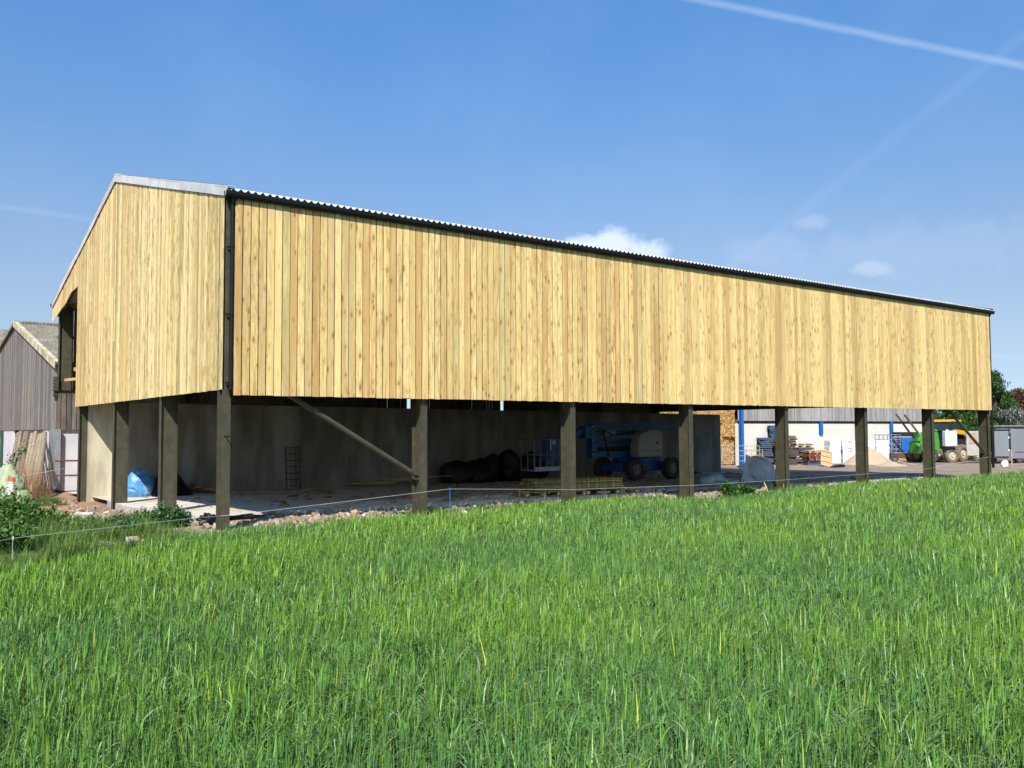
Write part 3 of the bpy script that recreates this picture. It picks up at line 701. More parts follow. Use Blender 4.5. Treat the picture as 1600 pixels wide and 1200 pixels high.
mb = MB(); p = ybase(1308, 730); mb.blob((0, 0, .05), (.75, .35, .10), 3, .2, zmin=-.3); setp(mb.build('black_sheet', 'blacksheet', None, loc=(p.x, p.y, gz(p.x, p.y))), 'crumpled black sheet on the ground between pallets and sand', 'plastic sheet')

# ------------------------------------------------------------------ wheels
def wheel(parent, c, r, w, tm='rubber', rm='rim', axis=(0, 1, 0), lugs=16, name='wheel'):
    """tyre with rounded shoulders and tread, rim as child; axis is the axle direction in the parent's frame"""
    mb = MB(); ax = Vector(axis); prof = [(.56, -.46), (.62, -.5), (.9, -.5), (.97, -.42), (1., -.2), (1., .2), (.97, .42), (.9, .5), (.62, .5), (.56, .46), (.56, -.46)]
    n = 28; u = Vector((0, 0, 1)).cross(ax).normalized(); v = Vector((0, 0, 1)); vs = []
    for i in range(n):
        a = 2*math.pi*i/n
        for (pr, pw) in prof: vs.append((u*math.cos(a)+v*math.sin(a))*r*pr+ax*w*pw)
    m = len(prof); fs = [(i*m+j, ((i+1) % n)*m+j, ((i+1) % n)*m+j+1, i*m+j+1) for i in range(n) for j in range(m-1)]
    mb.add(vs, fs, smooth=True)
    for i in range(lugs):
        for sgn in (-1, 1):
            a = 2*math.pi*(i+(.5 if sgn > 0 else 0))/lugs; a2 = a+.16
            p1 = (u*math.cos(a)+v*math.sin(a))*r*1.012+ax*w*.06*sgn; p2 = (u*math.cos(a2)+v*math.sin(a2))*r*.985+ax*w*.47*sgn
            mb.bar(p1, p2, .035*r/.45, .035*r/.45, up=tuple(u*math.cos(a)+v*math.sin(a)))
    o = mb.build(name, tm, parent, loc=c)
    k = MB()
    k.tube(ax*(-w*.30), ax*(w*.30), r*.57, n=20); k.tube(ax*(-w*.42), ax*(w*.42), r*.22, n=12)
    for i in range(8):
        a = 2*math.pi*i/8; q = (u*math.cos(a)+v*math.sin(a))*r*.33; k.tube(q-ax*w*.33, q+ax*w*.33, .016, n=6)
    k.build('rim', rm, o)
    return o
def rails(mb, x0, x1, y0, y1, z0, z1, nx, ny, r=.018, mids=(.5,)):
    P = [(x0, y0), (x1, y0), (x1, y1), (x0, y1)]
    for z in [z1]+[z0+(z1-z0)*q for q in mids]:
        for a, b_ in zip(P, P[1:]+P[:1]): mb.tube((a[0], a[1], z), (b_[0], b_[1], z), r, n=6)
    for a, b_, n in ((P[0], P[1], nx), (P[1], P[2], ny), (P[2], P[3], nx), (P[3], P[0], ny)):
        for i in range(n): mb.tube((a[0]+(b_[0]-a[0])*i/n, a[1]+(b_[1]-a[1])*i/n, z0), (a[0]+(b_[0]-a[0])*i/n, a[1]+(b_[1]-a[1])*i/n, z1), r, n=6)

# ------------------------------------------------------------------ boom lift inside the barn
bl = thing('boom_lift', 'blue articulated boom lift with cream cowling and dusty tyres parked by the dividing wall', 'boom lift', atf(993, 751), 0.)
fit(bl, 35.6)
mb = MB(); mb.cbox((1.0, .95, .52), (2.9, 1.2, .34)); mb.cbox((1.0, .95, .78), (1.5, 1.3, .2)); mb.tube((1.1, .95, .8), (1.1, .95, 1.0), .55, n=20); mb.build('chassis', 'blueL', bl, bevel=.03)
for x in (-.02, 2.05):
    for y in (.0, 1.9): wheel(bl, (x, y, .44), .44, .34, 'rubber', 'rim')
    mb = MB(); mb.tube((x, .15, .44), (x, 1.75, .44), .08); mb.build('axle', 'darksteel', bl)
def cowl(y0, y1, name):
    mb = MB(); mb.prism([(.12, .93), (1.42, .93), (1.5, 1.2), (1.48, 1.92), (1.36, 2.03), (.75, 2.03), (.22, 1.84), (.08, 1.3)], y0, y1)
    o = mb.build(name, 'cream', bl, bevel=.06)
    k = MB(); k.cbox((.8, y0-.004, 1.18), (1.1, .006, .014)); k.cbox((1.15, y0-.006, 1.5), (.09, .008, .14)); k.build('panel_seam', 'blackm', o)
    k = MB(); k.cbox((1.16, y0-.014, 1.42), (.07, .008, .07)); k.cbox((1.3, y0-.01, 1.33), (.06, .008, .08)); k.build('warning_sticker', 'white', o)
cowl(-.1, .42, 'engine_cowling'); cowl(1.45, 1.95, 'control_cowling')
mb = MB(); mb.cbox((1.62, .95, 1.2), (.4, 1.0, .5)); mb.build('counterweight', 'rim', bl, bevel=.05)
# boom stack: lower parallel arms, riser, main boom on top
mb = MB()
for z, h_ in ((1.92, .17), (1.62, .14), (1.42, .13)): mb.cbox((-.0, .72, z), (3.5, .18, h_))
mb.build('riser_arm', 'blueL', bl, bevel=.015)
mb = MB(); mb.cbox((.55, .62, 2.20), (4.7, .24, .24)); mb.cbox((.1, .62, 2.20), (2.2, .26, .04)); mb.build('main_boom', 'blueL', bl, bevel=.02)
mb = MB(); mb.cbox((.0, .66, 1.06), (3.6, .22, .24)); mb.build('lower_boom', 'blueL', bl, bevel=.02)
mb = MB(); mb.cbox((-1.78, .64, 1.62), (.20, .36, 1.40)); o = mb.build('elbow_link', 'blueL', bl, bevel=.03)
k = MB()
for i in range(7): k.bar((-1.88, .455, 1.04+i*.18), (-1.80, .455, 1.13+i*.18), .006, .055, up=(0, 1, 0))
k.build('hazard_stripes', 'white', o)
mb = MB(); mb.bar((-1.3, .52, 2.05), (-.95, .50, 1.0), .05, .05); mb.path([(-1.5, .5, 2.1), (-.6, .48, 1.8), (.4, .47, 2.0)], .022); mb.tube((-1.4, .6, 1.27), (.6, .6, 1.27), .075, n=10); mb.build('hydraulic_ram', 'blackm', bl)
mb = MB(); mb.cbox((-2.05, .64, 1.95), (.4, .4, .5)); mb.bar((-2.0, .64, 2.15), (-3.6, .64, 1.35), .18, .22); mb.bar((-3.6, .64, 1.35), (-4.0, .64, .75), .14, .18); mb.build('jib_arm', 'blueL', bl)
cu = bpy.data.curves.new('lettering', 'FONT'); cu.body = 'GENIE'; cu.size = .21; cu.extrude = .003; cu.align_x = 'CENTER'; cu.materials.append(MT['white'])
lo0 = bpy.data.objects.new('t', cu); COL.objects.link(lo0); bpy.context.view_layer.update(); lm = bpy.data.meshes.new_from_object(lo0.evaluated_get(bpy.context.evaluated_depsgraph_get())); bpy.data.objects.remove(lo0)
lo = bpy.data.objects.new('lettering', lm); COL.objects.link(lo); lo.parent = bl; lo.location = (-.75, .622, 1.85); lo.rotation_euler = (R_(90), 0, 0)
# basket
bk = MB(); bk.cbox((-4.69, .2, .56), (1.2, .8, .05)); bk.cbox((-4.69, -.21, .62), (1.2, .02, .14)); bk.build('basket_floor', 'galv', bl)
bk = MB(); rails(bk, -5.28, -4.1, -.2, .6, .58, 1.68, 4, 2, .02, (.5,)); bk.build('basket_rails', 'rim', bl)
bk = MB(); bk.cbox((-4.25, .2, 1.35), (.45, .6, .85)); bk.build('control_box', 'blueL', bl, bevel=.03)
bk = MB(); bk.cbox((-4.44, -.105, 1.5), (.05, .01, .42)); bk.cbox((-4.3, -.105, 1.6), (.16, .01, .2)); bk.build('notice_plate', 'white', bl)

# ------------------------------------------------------------------ timber stack on pallets
c0 = atf(824, 777); c1 = atf(978, 771)
tdir = math.atan2(c1.y-c0.y, c1.x-c0.x); tl = (c1-c0).length
ts = thing('timber_stack', 'low stack of green treated boards banded on pallets behind the second steel column', 'timber stack', (c0.x, c0.y, zs(c0.x, c0.y)+.152), tdir)
for li, z in enumerate((.02, .075, .13, .185, .24, .295)):
    mb = MB()
    for r_ in range(6):
        tt = random.uniform(.65, 1.3); o_ = random.uniform(-.06, .06); col_ = (tt, tt, tt*.9)
        mb.box((.25+o_, r_*.165, z), (tl-.1+o_, r_*.165+.155, z+.042), tint=col_)
    mb.build('board_layer', 'treated', ts)
    if li < 5:
        for x in (.5, tl*.5, tl-.4):
            mb = MB(); mb.box((x, .02, z+.0425), (x+.05, .97, z+.0545)); mb.build('spacer_batten', 'ptan', ts)
for i, x in enumerate((.55, 1.95, 3.3, tl-.8)):
    p = Vector((c0.x+math.cos(tdir)*x-math.sin(tdir)*.5, c0.y+math.sin(tdir)*x+math.cos(tdir)*.5, zs(c0.x+math.cos(tdir)*x, c0.y+math.sin(tdir)*x)+.004))
    pallet('ptan', p, tdir, ['pale pallet under the left end of the treated timber stack', 'pale pallet under the timber stack just left of the steel column', 'pale pallet under the timber stack just right of the steel column', 'pale pallet under the right end of the treated timber stack'][i], 'pallets under the timber stack')

# ------------------------------------------------------------------ black bags of sheeting, bucket on pallet, planks
for i, (px, py, Z, rx, h) in enumerate(((640, 752, 34.6, .95, 1.0), (690, 752, 35.2, .95, .95), (722, 752, 35.6, .72, 1.18), (758, 751, 36.1, .55, 1.35), (795, 750, 36.3, .85, 1.2), (826, 750, 36.8, .6, 1.05))):
    p = atf(px, py-.5); rx *= .82; h *= 1.02; mb = MB(); mb.blob((0, 0, h*.47), (rx, .55, h*.53), 20+i, .13, zmin=-.9, nu=40, nv=24, wr=.04)
    o = mb.build('sheeted_bale', 'blacksheet', None, loc=(p.x, min(p.y, 13.5), zs(p.x, p.y)), rz=-.3+.2*i)
    setp(o, ['wide black sheeted bale at the left end of the dark row', 'black sheeted bale half hidden behind the first side column', 'tall rounded black bale right of the first side column', 'narrow upright black bale behind the bucket pallet', 'black bale between the bucket and the lift basket', 'black bale partly hidden by the lift basket rails'][i], 'bale', 'black sheeted bales along the dividing wall')
p = atf(772, 751.5); p.z = zs(p.x, p.y)+.002; pallet('ptan', p, -.55, 'pale pallet carrying the yellow bucket in front of the black bales')
bkx = thing('bucket', 'yellow brown bucket standing on a small pallet', 'bucket', (p.x, p.y, p.z+.146))
mb = MB(); mb.tube((0, 0, 0), (0, 0, .34), .19, .25, 18); mb.build('body', 'bucket', bkx)
mb = MB(); mb.tube((0, 0, .335), (0, 0, .36), .265, .265, 18); mb.build('rim', 'yellowp', bkx)
mb = MB(); v0 = [(-.25, -.12, 0), (.22, -.14, .02), (.33, .02, -.12), (.2, .2, 0), (-.2, .18, 0), (-.36, 0, -.22)]
mb.add(v0+[(-.03, .0, .62), (.02, .03, .58)], [(0, 1, 6), (1, 2, 7, 6), (2, 3, 7), (3, 4, 6, 7), (4, 5, 6), (5, 0, 6), (0, 5, 4, 3, 2, 1)])
o = mb.build('cloth', 'white', None, loc=(p.x, p.y, p.z+.52)); setp(o, 'white cloth bundled to a point on top of the yellow bucket', 'cloth')
for i in range(9):
    px = 555+i*11; p = atf(px, 761-i*.3); a = -.55+random.uniform(-.25, .25); l_ = random.uniform(1.4, 2.6); tt = random.uniform(.6, 1.3)
    mb = MB(); mb.cbox((0, 0, 0), (l_, .13, .025), tint=(tt, tt, tt)); o = mb.build('plank', 'plank', None, loc=(p.x+.5, p.y, zs(p.x, p.y)+.04+i*.030+.05)); o.rotation_euler = (0, R_(random.uniform(-3, 1)), a)
    setp(o, f"{['bottom', 'second', 'third', 'fourth', 'fifth', 'sixth', 'seventh', 'eighth', 'topmost'][i]} loose plank of the heap on the barn floor", 'plank', 'loose planks heaped on the barn floor')

# blue and black sheeting, firewood, fork and hurdle along the wall
p = atf(214, 776); mb = MB(); mb.blob((0, 0, .30), (.50, .42, .50), 8, .08, zmin=-.6, fr=3, nu=60, nv=36, wr=.07)
mb.blob((.55, .1, .15), (.55, .36, .22), 9, .10, zmin=-.6, fr=4, nu=40, nv=20, wr=.07); setp(mb.build('blue_sheet', 'bluetarp', None, loc=(p.x+.08, p.y, p.z)), 'crumpled blue plastic sheet heaped on the floor behind the gable columns', 'plastic sheet')
p = atf(262, 774); mb = MB(); mb.tube((0, 0, 0), (0, 0, .3), .85, .62, 16, cap=False); mb.tube((0, 0, .3), (0, 0, .95), .62, .18, 16); setp(mb.build('covered_heap', 'blacksheet', None, loc=p), 'black sheeted mound beside the blue sheet behind a gable column', 'covered heap')
for i in range(26):
    px = random.uniform(285, 332); p = atf(px, 770); r_ = random.uniform(.03, .07); l_ = random.uniform(.3, .7); a = random.uniform(-.4, .4)+(.9 if px < 305 else -.5)
    tt = random.uniform(.5, 1.4); z = zs(p.x, p.y)+r_+random.uniform(0, .30)*(1 if px < 312 else .5)
    mb = MB(); d = Vector((math.cos(a), math.sin(a), random.uniform(-.25, .25)))*l_/2; mb.tube(-d, d, r_, r_*.9, 8, tint=(tt, tt*.95, tt*.9))
    o = mb.build('firewood_log', 'log', None, loc=(p.x, p.y+random.uniform(-.3, .3), z)); setp(o, f"{['thin', 'slim', 'medium', 'stout'][min(3, int((r_-.03)/.01))]} {'brown' if tt < .95 else 'pale'} cut log {['low at the left end', 'low in the middle', 'low at the right end', 'high at the left end', 'high in the middle', 'high at the right end'][min(2, int((px-285)/16))+3*(z-zs(p.x, p.y)-r_ > .14)]} of the firewood heap", 'log', 'cut logs heaped against the dividing wall')
fk = thing('garden_fork', 'long handled fork leaning upright against the concrete dividing wall', 'fork', at(438, 762, y=14.0)); fk.location.z = zs(fk.location.x, 14)+.01; fit(fk, 31.); fk.rotation_euler = (R_(-8), 0, 0)
mb = MB(); mb.tube((0, 0, .3), (0, 0, 1.15), .017); mb.bar((-.06, 0, 1.15), (.06, 0, 1.15), .025); mb.build('handle', 'stake', fk)
mb = MB(); mb.bar((-.1, 0, .3), (.1, 0, .3), .02)
for x in (-.09, -.03, .03, .09): mb.tube((x, 0, .3), (x, 0, .0), .008)
mb.build('tines', 'darksteel', fk)
lp = at(448, 762, y=13.95); g = gate('small_hurdle', 'narrow dark barred hurdle leaning against the concrete wall beside the fork', (lp.x, 13.95, zs(lp.x, 13.95)+.01), 0, .56, 1.6, 7, 'darksteel', -.1)

# ------------------------------------------------------------------ bulk bags near the fourth column
p = atf(1183, 752); mb = MB(); mb.blob((.1, 0, .36), (.62, .45, .58), 31, .08, zmin=-.6, fr=2, nu=70, nv=40, wr=.075)
mb.add([(-.1, -.3, .0), (.05, -.35, .55), (-.15, -.1, .92), (-.55, -.25, 1.08), (-.62, -.3, .75), (-.95, -.2, .62), (-.72, -.38, .40), (-.8, -.3, .02)], [(0, 1, 2), (0, 2, 4), (2, 3, 4), (4, 5, 6), (0, 4, 6), (0, 6, 7)])
bb = mb.build('bulk_bag', 'bag', None, loc=(p.x, p.y, zs(p.x, p.y)), rz=-.5); setp(bb, 'slumped woven white bulk bag with a loose flap left of the fourth side column', 'bulk bag')
p = atf(1112, 756); mb = MB(); mb.blob((0, 0, .14), (.5, .35, .22), 41, .1, zmin=-.55, nu=50, nv=30, wr=.07); mb.blob((.55, .05, .06), (.5, .3, .14), 42, .12, zmin=-.5, nu=50, nv=26, wr=.08)
setp(mb.build('plastic_sacks', 'plastic', None, loc=(p.x, p.y, zs(p.x, p.y)), rz=-.6), 'grey clear plastic sack lying low between the third and fourth columns', 'plastic sack')

# ------------------------------------------------------------------ electric fence cord, stakes
P1 = [at(-60, 857, y=-3.5), at(20, 841, y=-2.6), at(290, 811, y=-1.1), at(345, 806, y=-.06), at(371, 804, y=-.25), at(703, 764, y=-.55), at(895, 765, y=-.5), at(1090, 758, y=-.5), at(1225, 750, y=-.5), at(1440, 734, y=-.5), at(1545, 714, y=-.5)]
MT['string'].node_tree.nodes['Principled BSDF'].inputs['Roughness'].default_value = .8
mb = MB(); mb.path(P1, .0036, 5); setp(mb.build('electric_fence_wire', 'string'), 'thin pale electric fence wire strung along the field edge past the steel columns', 'fence wire')
mb = MB(); mb.path([at(8, 750, y=10), at(36, 744, y=10.5), at(100, 732, y=11)], .006, 5); setp(mb.build('electric_fence_wire', 'string'), 'short pale fence wire running from the orange capped drum to the rails', 'fence wire')
def stake(p, h, label, m='string', w=.012, lean=0.):
    mb = MB(); mb.tube((0, 0, -.05), (lean, 0, h), w*.6); mb.cbox((lean, 0, h), (w*2.2, w*2.2, .05))
    o = mb.build('fence_stake', m, None, loc=p); return setp(o, label, 'fence stake')
p = P1[1]; q = Vector((p.x, p.y, gz(p.x, p.y))); stake(q, p.z-q.z, 'white topped fence stake standing in the weeds at the far left')
p = P1[5]; q = Vector((p.x, p.y, gz(p.x, p.y))); stake(q, p.z-q.z, 'short blue fence stake right of the first side column', 'blueS')
a = at(1194, 754, y=-.5); b_ = at(1208, 776, y=-.9); mb = MB(); mb.tube(a, b_-Vector((0, 0, .2)), .014); setp(mb.build('fence_stake', 'yellowp'), 'thin yellow fence stake leaning below the bulk bag', 'fence stake')
p = ybase(1581, 731); mb = MB(); mb.cbox((0, 0, .45), (.11, .06, 1.3)); setp(mb.build('wooden_stake', 'stake', None, loc=(p.x, p.y, p.z-.1), rz=.6), 'pale wooden stake upright in the grass in front of the van', 'stake')
p = ybase(1570, 729); mb = MB(); mb.blob((0, 0, .16), (.19, .17, .24), 51, .12, zmin=-.6, fr=3, nu=40, nv=24, wr=.10); setp(mb.build('white_sack', 'white', None, loc=(p.x, p.y, p.z-.04)), 'small crumpled white sack on the grass beside the wooden stake', 'sack')

# ------------------------------------------------------------------ yard machines
SR = Vector((_R[0], _R[1], 0)).normalized(); RZC = math.atan2(SR.y, SR.x)           # direction across the view
# small blue scissor platform
p = ybase(1410, 722, 52.5); sl = thing('scissor_lift', 'small blue scissor lift with a dark railed deck beside the sand heap', 'scissor lift', p, RZC+.1); fit(sl, 52.)
mb = MB(); mb.cbox((0, 0, .38), (2.0, 1.1, .28)); mb.build('chassis', 'darksteel', sl, bevel=.02)
for x in (-.75, .75):
    for y in (-.5, .5): wheel(sl, (x, y, .22), .22, .14, 'rubber', 'rim', lugs=10)
mb = MB(); mb.cbox((.25, 0, .98), (1.05, .95, .84)); mb.cbox((.25, 0, 1.42), (.98, .9, .05)); mb.build('body', 'blueS', sl, bevel=.03)
mb = MB(); mb.cbox((.45, -.48, .8), (.36, .02, .34)); mb.cbox((.2, 0, 1.62), (1.1, .9, .26)); mb.build('battery_box', 'blackm', sl)
mb = MB(); rails(mb, -1.4, -.35, -.45, .45, .5, 1.6, 4, 2, .022, (.25, .5, .75)); mb.build('deck_rails', 'galv', sl)
mb = MB()
for z in (.75, .98, 1.2): mb.cbox((-.9, -.2, z), (.9, .5, .12))
mb.build('deck_crates', 'pblue', sl)
# green telehandler with a white tank
p = ybase(1450, 723, 50.5); gt = thing('green_telehandler', 'bright green farm loader with a white tank, half hidden by a column', 'loader', p, RZC+.15); fit(gt, 50.)
mb = MB(); mb.prism([(-.75, .5), (.40, .5), (.44, 1.0), (.36, 1.7), (.0, 1.75), (-.25, 1.4), (-.75, 1.15)], -.5, .6); mb.build('body', 'green', gt, bevel=.05)
mb = MB(); mb.prism([(.0, 1.76), (.42, 1.72), (.40, 1.86), (.1, 1.9)], -.4, .5); mb.build('bonnet', 'green', gt, bevel=.05)
mb = MB(); mb.bar((-.6, -.3, 1.5), (-1.55, -.3, 2.7), .07, .09); mb.bar((-.75, .1, 1.35), (-1.8, .1, 2.75), .07, .09); mb.build('lift_arm', 'darksteel', gt)
mb = MB(); mb.cbox((-.62, -.2, 1.4), (.3, .6, .5)); mb.tube((-.85, -.4, 1.2), (-.45, -.4, 1.75), .09); mb.bar((-.9, -.3, 1.1), (-.5, -.3, 1.0), .12, .2); mb.tube((-.8, -.5, 1.0), (-.8, -.2, 1.0), .12); mb.build('arm_mount', 'green', gt, bevel=.04)
mb = MB(); mb.cbox((-.62, -.72, .9), (.3, .3, .5)); mb.build('toolbox', 'cream', gt, bevel=.04)
mb = MB(); mb.cbox((.72, -.95, 1.36), (.72, .30, .86)); mb.tube((.58, -.95, 1.79), (.58, -.95, 1.86), .08, n=12); mb.build('tank', 'jerry', gt, bevel=.11)
for x in (-.3, .95):
    for y in (-.7, .7): wheel(gt, (x, y, .42), .42, .32, 'rubber' if x < 0 else 'tan', 'rimw', lugs=14)
# yellow loader behind it
p = ybase(1488, 721, 52.5); yl = thing('yellow_loader', 'yellow wheeled loader with black framed cab and muddy tyres parked between green loader and van', 'loader', p, RZC+.5); fit(yl, 52.)
mb = MB(); mb.prism([(-1.4, .55), (1.5, .55), (1.55, 1.1), (1.0, 1.35), (-1.4, 1.25)], -.7, .7); mb.build('chassis', 'blackm', yl, bevel=.04)
cabp = [(-1.1, 1.2), (.15, 1.2), (.2, 1.7), (-.05, 2.3), (-.95, 2.3), (-1.15, 1.8)]
mb = MB(); mb.prism(cabp, -.6, .6); mb.build('cab_glass', 'glass', yl, bevel=.03)
mb = MB()
for y in (-.62, .62): mb.path([Vector((a, y, b_)) for a, b_ in cabp+cabp[:1]], .04, 6)
for a, b_ in cabp: mb.tube((a, -.62, b_), (a, .62, b_), .035, n=6)
mb.build('cab_frame', 'blackm', yl)
mb = MB(); mb.prism([(-1.05, 2.3), (.05, 2.3), (-.02, 2.42), (-.95, 2.45)], -.68, .68); mb.build('cab_roof', 'yellow', yl, bevel=.04)
mb = MB(); mb.prism([(.2, 1.2), (1.1, 1.15), (1.15, 1.6), (.9, 1.75), (.2, 1.8)], -.5, .4); mb.build('engine_cover', 'yellow', yl, bevel=.05)
mb = MB(); mb.bar((-.9, -.8, 1.75), (1.2, -.8, 1.55), .2, .24); mb.cbox((.55, -.85, .95), (.6, .3, .5)); mb.build('boom', 'yellow', yl, bevel=.02)
for x in (-.35, 1.0):
    for y in (-.8, .8): wheel(yl, (x, y, .5), .5, .42, 'tan', 'rimw', lugs=16)

# ------------------------------------------------------------------ van
p = ybase(1553, 724, 50.2); vn = thing('van', 'silver grey panel van with open rear doors at the right edge', 'van', p, RZC+.42); fit(vn, 50.)
prof = [(0, .32), (.05, .75), (.02, 1.3), (.12, 1.78), (.3, 1.92), (3.0, 1.95), (3.5, 1.86), (4.15, 1.28), (4.75, 1.08), (4.9, .85), (4.9, .4), (4.7, .28), (.1, .28)]
mb = MB(); mb.prism(prof[1:], -.95, -.90); mb.prism(prof[1:], .90, .95); mb.box((.05, -.9, .28), (4.8, .9, .45)); mb.box((.3, -.9, 1.88), (3.4, .9, 1.925)); mb.box((3.3, -.9, .45), (4.8, .9, 1.05))
mb.build('body', 'van', vn, bevel=.02)
mb = MB(); mb.box((2.6, -.955, 1.25), (3.55, -.95, 1.7)); mb.add([(3.5, -.88, 1.84), (3.5, .88, 1.84), (4.15, .88, 1.29), (4.15, -.88, 1.29)], [(0, 1, 2, 3)]); mb.build('window', 'glass', vn)
mb = MB()
mb.box((.0, -.962, .75), (.16, -.951, 1.72)); mb.box((.5, -.957, .62), (2.3, -.951, .66)); mb.path([Vector((2.35, -.957, 1.75)), Vector((2.42, -.957, 1.4)), Vector((2.2, -.957, 1.05))], .012)
mb.build('trim', 'blackm', vn)
mb = MB(); mb.box((.3, -.8, .5), (3.0, .8, .55)); mb.box((.6, -.88, .55), (1.2, -.4, 1.4)); mb.build('load_shelf', 'ptan', vn)
wv = []
for x in (.95, 4.05):
    for y in (-.82, .82): wheel(vn, (x, y, .31), .31, .2, 'rubber', 'rim', lugs=0)
for sx, ang, nm, mm in ((-.93, R_(78), 'rear_door', 'van'), (.93, R_(-95), 'rear_door', 'vanin')):
    mb = MB(); s_ = 1 if sx < 0 else -1
    Mx = Matrix.Translation((0.02, sx, 0)) @ Matrix.Rotation(ang if sx < 0 else ang, 4, 'Z')
    mb.box((-.03, 0 if s_ > 0 else -.9, .42), (.03, .9 if s_ > 0 else 0, 1.82), m=Mx); dd = mb.build(nm, mm, vn, bevel=.015)
    k = MB(); k.box((.032, .2 if s_ > 0 else -.75, 1.1), (.045, .75 if s_ > 0 else -.2, 1.7), m=Mx); k.build('inner_panel', 'tanply', dd) if s_ < 0 else k.build('hinge_panel', 'galv', dd)
    k = MB(); k.box((-.04, -.03, 1.42), (.05, .06*s_, 1.5), m=Mx); k.build('hinge', 'white', dd)
    k = MB(); k.box((-.04, -.03, .72), (.05, .06*s_, .8), m=Mx); k.build('hinge', 'white', dd)
mb = MB()
for x in (.4, 1.2, 2.0, 2.8): mb.tube((x, -.85, 2.03), (x, .85, 2.03), .02); mb.tube((x, -.85, 1.93), (x, -.85, 2.03), .02)
for y in (-.85, .85): mb.tube((.2, y, 2.05), (3.1, y, 2.05), .022)
mb.build('roof_rack', 'darksteel', vn)
lad = thing('ladder', 'aluminium ladder strapped on the van roof rack', 'ladder', tuple(Vector(p)+Vector((0, 0, 2.08*vn.scale[0]))), RZC+.42)
mb = MB()
for y in (-.2, .2): mb.bar((.1, y, .03), (3.3, y, .03), .03, .07)
mb.build('stile', 'galv', lad)
for i in range(11):
    mb = MB(); mb.tube((.25+i*.28, -.185, .03), (.25+i*.28, .185, .03), .014, n=6); mb.build('rung', 'galv', lad)
mb = MB(); mb.box((.2, .35, 0), (3.2, .6, .05)); o = mb.build('roof_board', 'plank', None, loc=tuple(Vector(p)+Vector((0, 0, 2.08*vn.scale[0]))), rz=RZC+.42); setp(o, 'pale boards lying on the van roof rack beside the ladder', 'board')

# ------------------------------------------------------------------ old barn at the left: gable on the plane x = XG, ridge running along x behind the new barn
XG = .2
rid = at(25, 506, x=XG); eav = at(88, 567, x=XG); brd = at(82, 671, x=XG); lfp = at(0, 547, x=XG)
ob = thing('old_barn', 'old barn with weathered grey board gable and corrugated cement roof at the far left', 'barn', (XG, eav.y, 0))
s_r = (rid.z-eav.z)/(rid.y-eav.y); s_l = (rid.z-lfp.z)/(lfp.y-rid.y); YL = 16.0; XE = 14.5
ry = rid.y-eav.y; zb = brd.z
def ztop(y): return rid.z-(ry-y)*s_r if y < ry else rid.z-(y-ry)*s_l
mb = MB(); y = 0.
while y < ry+YL:
    w = random.choice((.17, .19, .21)); y1 = y+w-.006; tt = random.uniform(.6, 1.2); xo = random.uniform(0, .012)
    za, zc = ztop(y)-.06, ztop(y1)-.06
    if y < ry < y1: za = zc = min(za, zc)
    vs = [(xo, y, zb), (xo, y1, zb), (xo, y1, zc), (xo, y, za), (.03+xo, y, zb), (.03+xo, y1, zb), (.03+xo, y1, zc), (.03+xo, y, za)]
    mb.add(vs, [(0, 1, 2, 3), (7, 6, 5, 4), (0, 4, 5, 1), (1, 5, 6, 2), (2, 6, 7, 3), (3, 7, 4, 0)], tint=(tt, tt, tt*.98)); y += w
mb.build('board_gable', 'greywood', ob)
def sheet(x0, x1, pts, m, parent, name='roof_slope', pitch=.155, loc=None):
    """corrugated sheet, corrugations run down the slope given by (y, z) points, ridge along x"""
    mb = MB(); n = int((x1-x0)/pitch*4); vs = []; fs = []; k = len(pts)
    for j in range(n+1):
        x = x0+(x1-x0)*j/n; dz = .035*math.cos(j*math.pi/2)
        vs += [(x, y, z+dz) for y, z in pts]
    for j in range(n): fs += [(j*k+i, (j+1)*k+i, (j+1)*k+i+1, j*k+i+1) for i in range(k-1)]
    o = len(vs); nf_ = len(fs); vs += [(a, b_, c-.012) for a, b_, c in vs]; fs += [tuple(i+o for i in f[::-1]) for f in fs[:nf_]]
    mb.add(vs, fs); return mb.build(name, m, parent)
sheet(-.08, XE, [(-.35, ztop(-.35)+.04), (3, ztop(3)+.05), (ry, rid.z+.04)], 'oldroof', ob)
sheet(-.08, XE, [(ry, rid.z+.04), (ry+YL, ztop(ry+YL)+.04)], 'oldroof', ob)
mb = MB(); mb.tube((-.1, ry, rid.z+.06), (XE, ry, rid.z+.06), .10, n=8); mb.build('ridge_cap', 'oldroof', ob)
mb = MB(); mb.bar((-.11, -.35, ztop(-.35)+.0), (-.11, ry, rid.z+.0), .03, .30); mb.bar((-.02, -.35, ztop(-.35)+.10), (-.02, ry, rid.z+.10), .22, .02); mb.build('verge_trim', 'moss', ob)
mb = MB(); mb.bar((-.11, ry, rid.z+.0), (-.11, ry+YL, ztop(ry+YL)), .03, .14); mb.build('verge_trim', 'oldroof', ob)
def yy_(px): return at(px, 700, x=XG).y-eav.y
g0 = -.35
mb = MB(); mb.box((.04, yy_(19), g0), (.12, yy_(4), zb)); mb.box((.04, yy_(73), g0), (.12, yy_(66), zb)); mb.box((.3, .2, g0), (.4, ry+YL, zb)); mb.build('lower_panel', 'oldpanel', ob)
mb = MB(); mb.box((.02, yy_(4)+.02, g0), (.14, yy_(4)+1.2, zb)); mb.build('green_post', mat('dark_green_paint', (.015, .08, .05), None, rough=.6), ob)
mb = MB(); mb.box((-.02, yy_(86)-.0, g0+.1), (.2, yy_(77), zb-.002)); mb.build('corner_post', 'galv', ob)
mb = MB(); mb.box((.25, 2.5, zb-.3), (XE-.2, 2.55, eav.z+.35)); mb.build('sky_blocker', 'darkwood', ob)  # board wall added to keep sky from showing through the slats
mb = MB(); x = .03
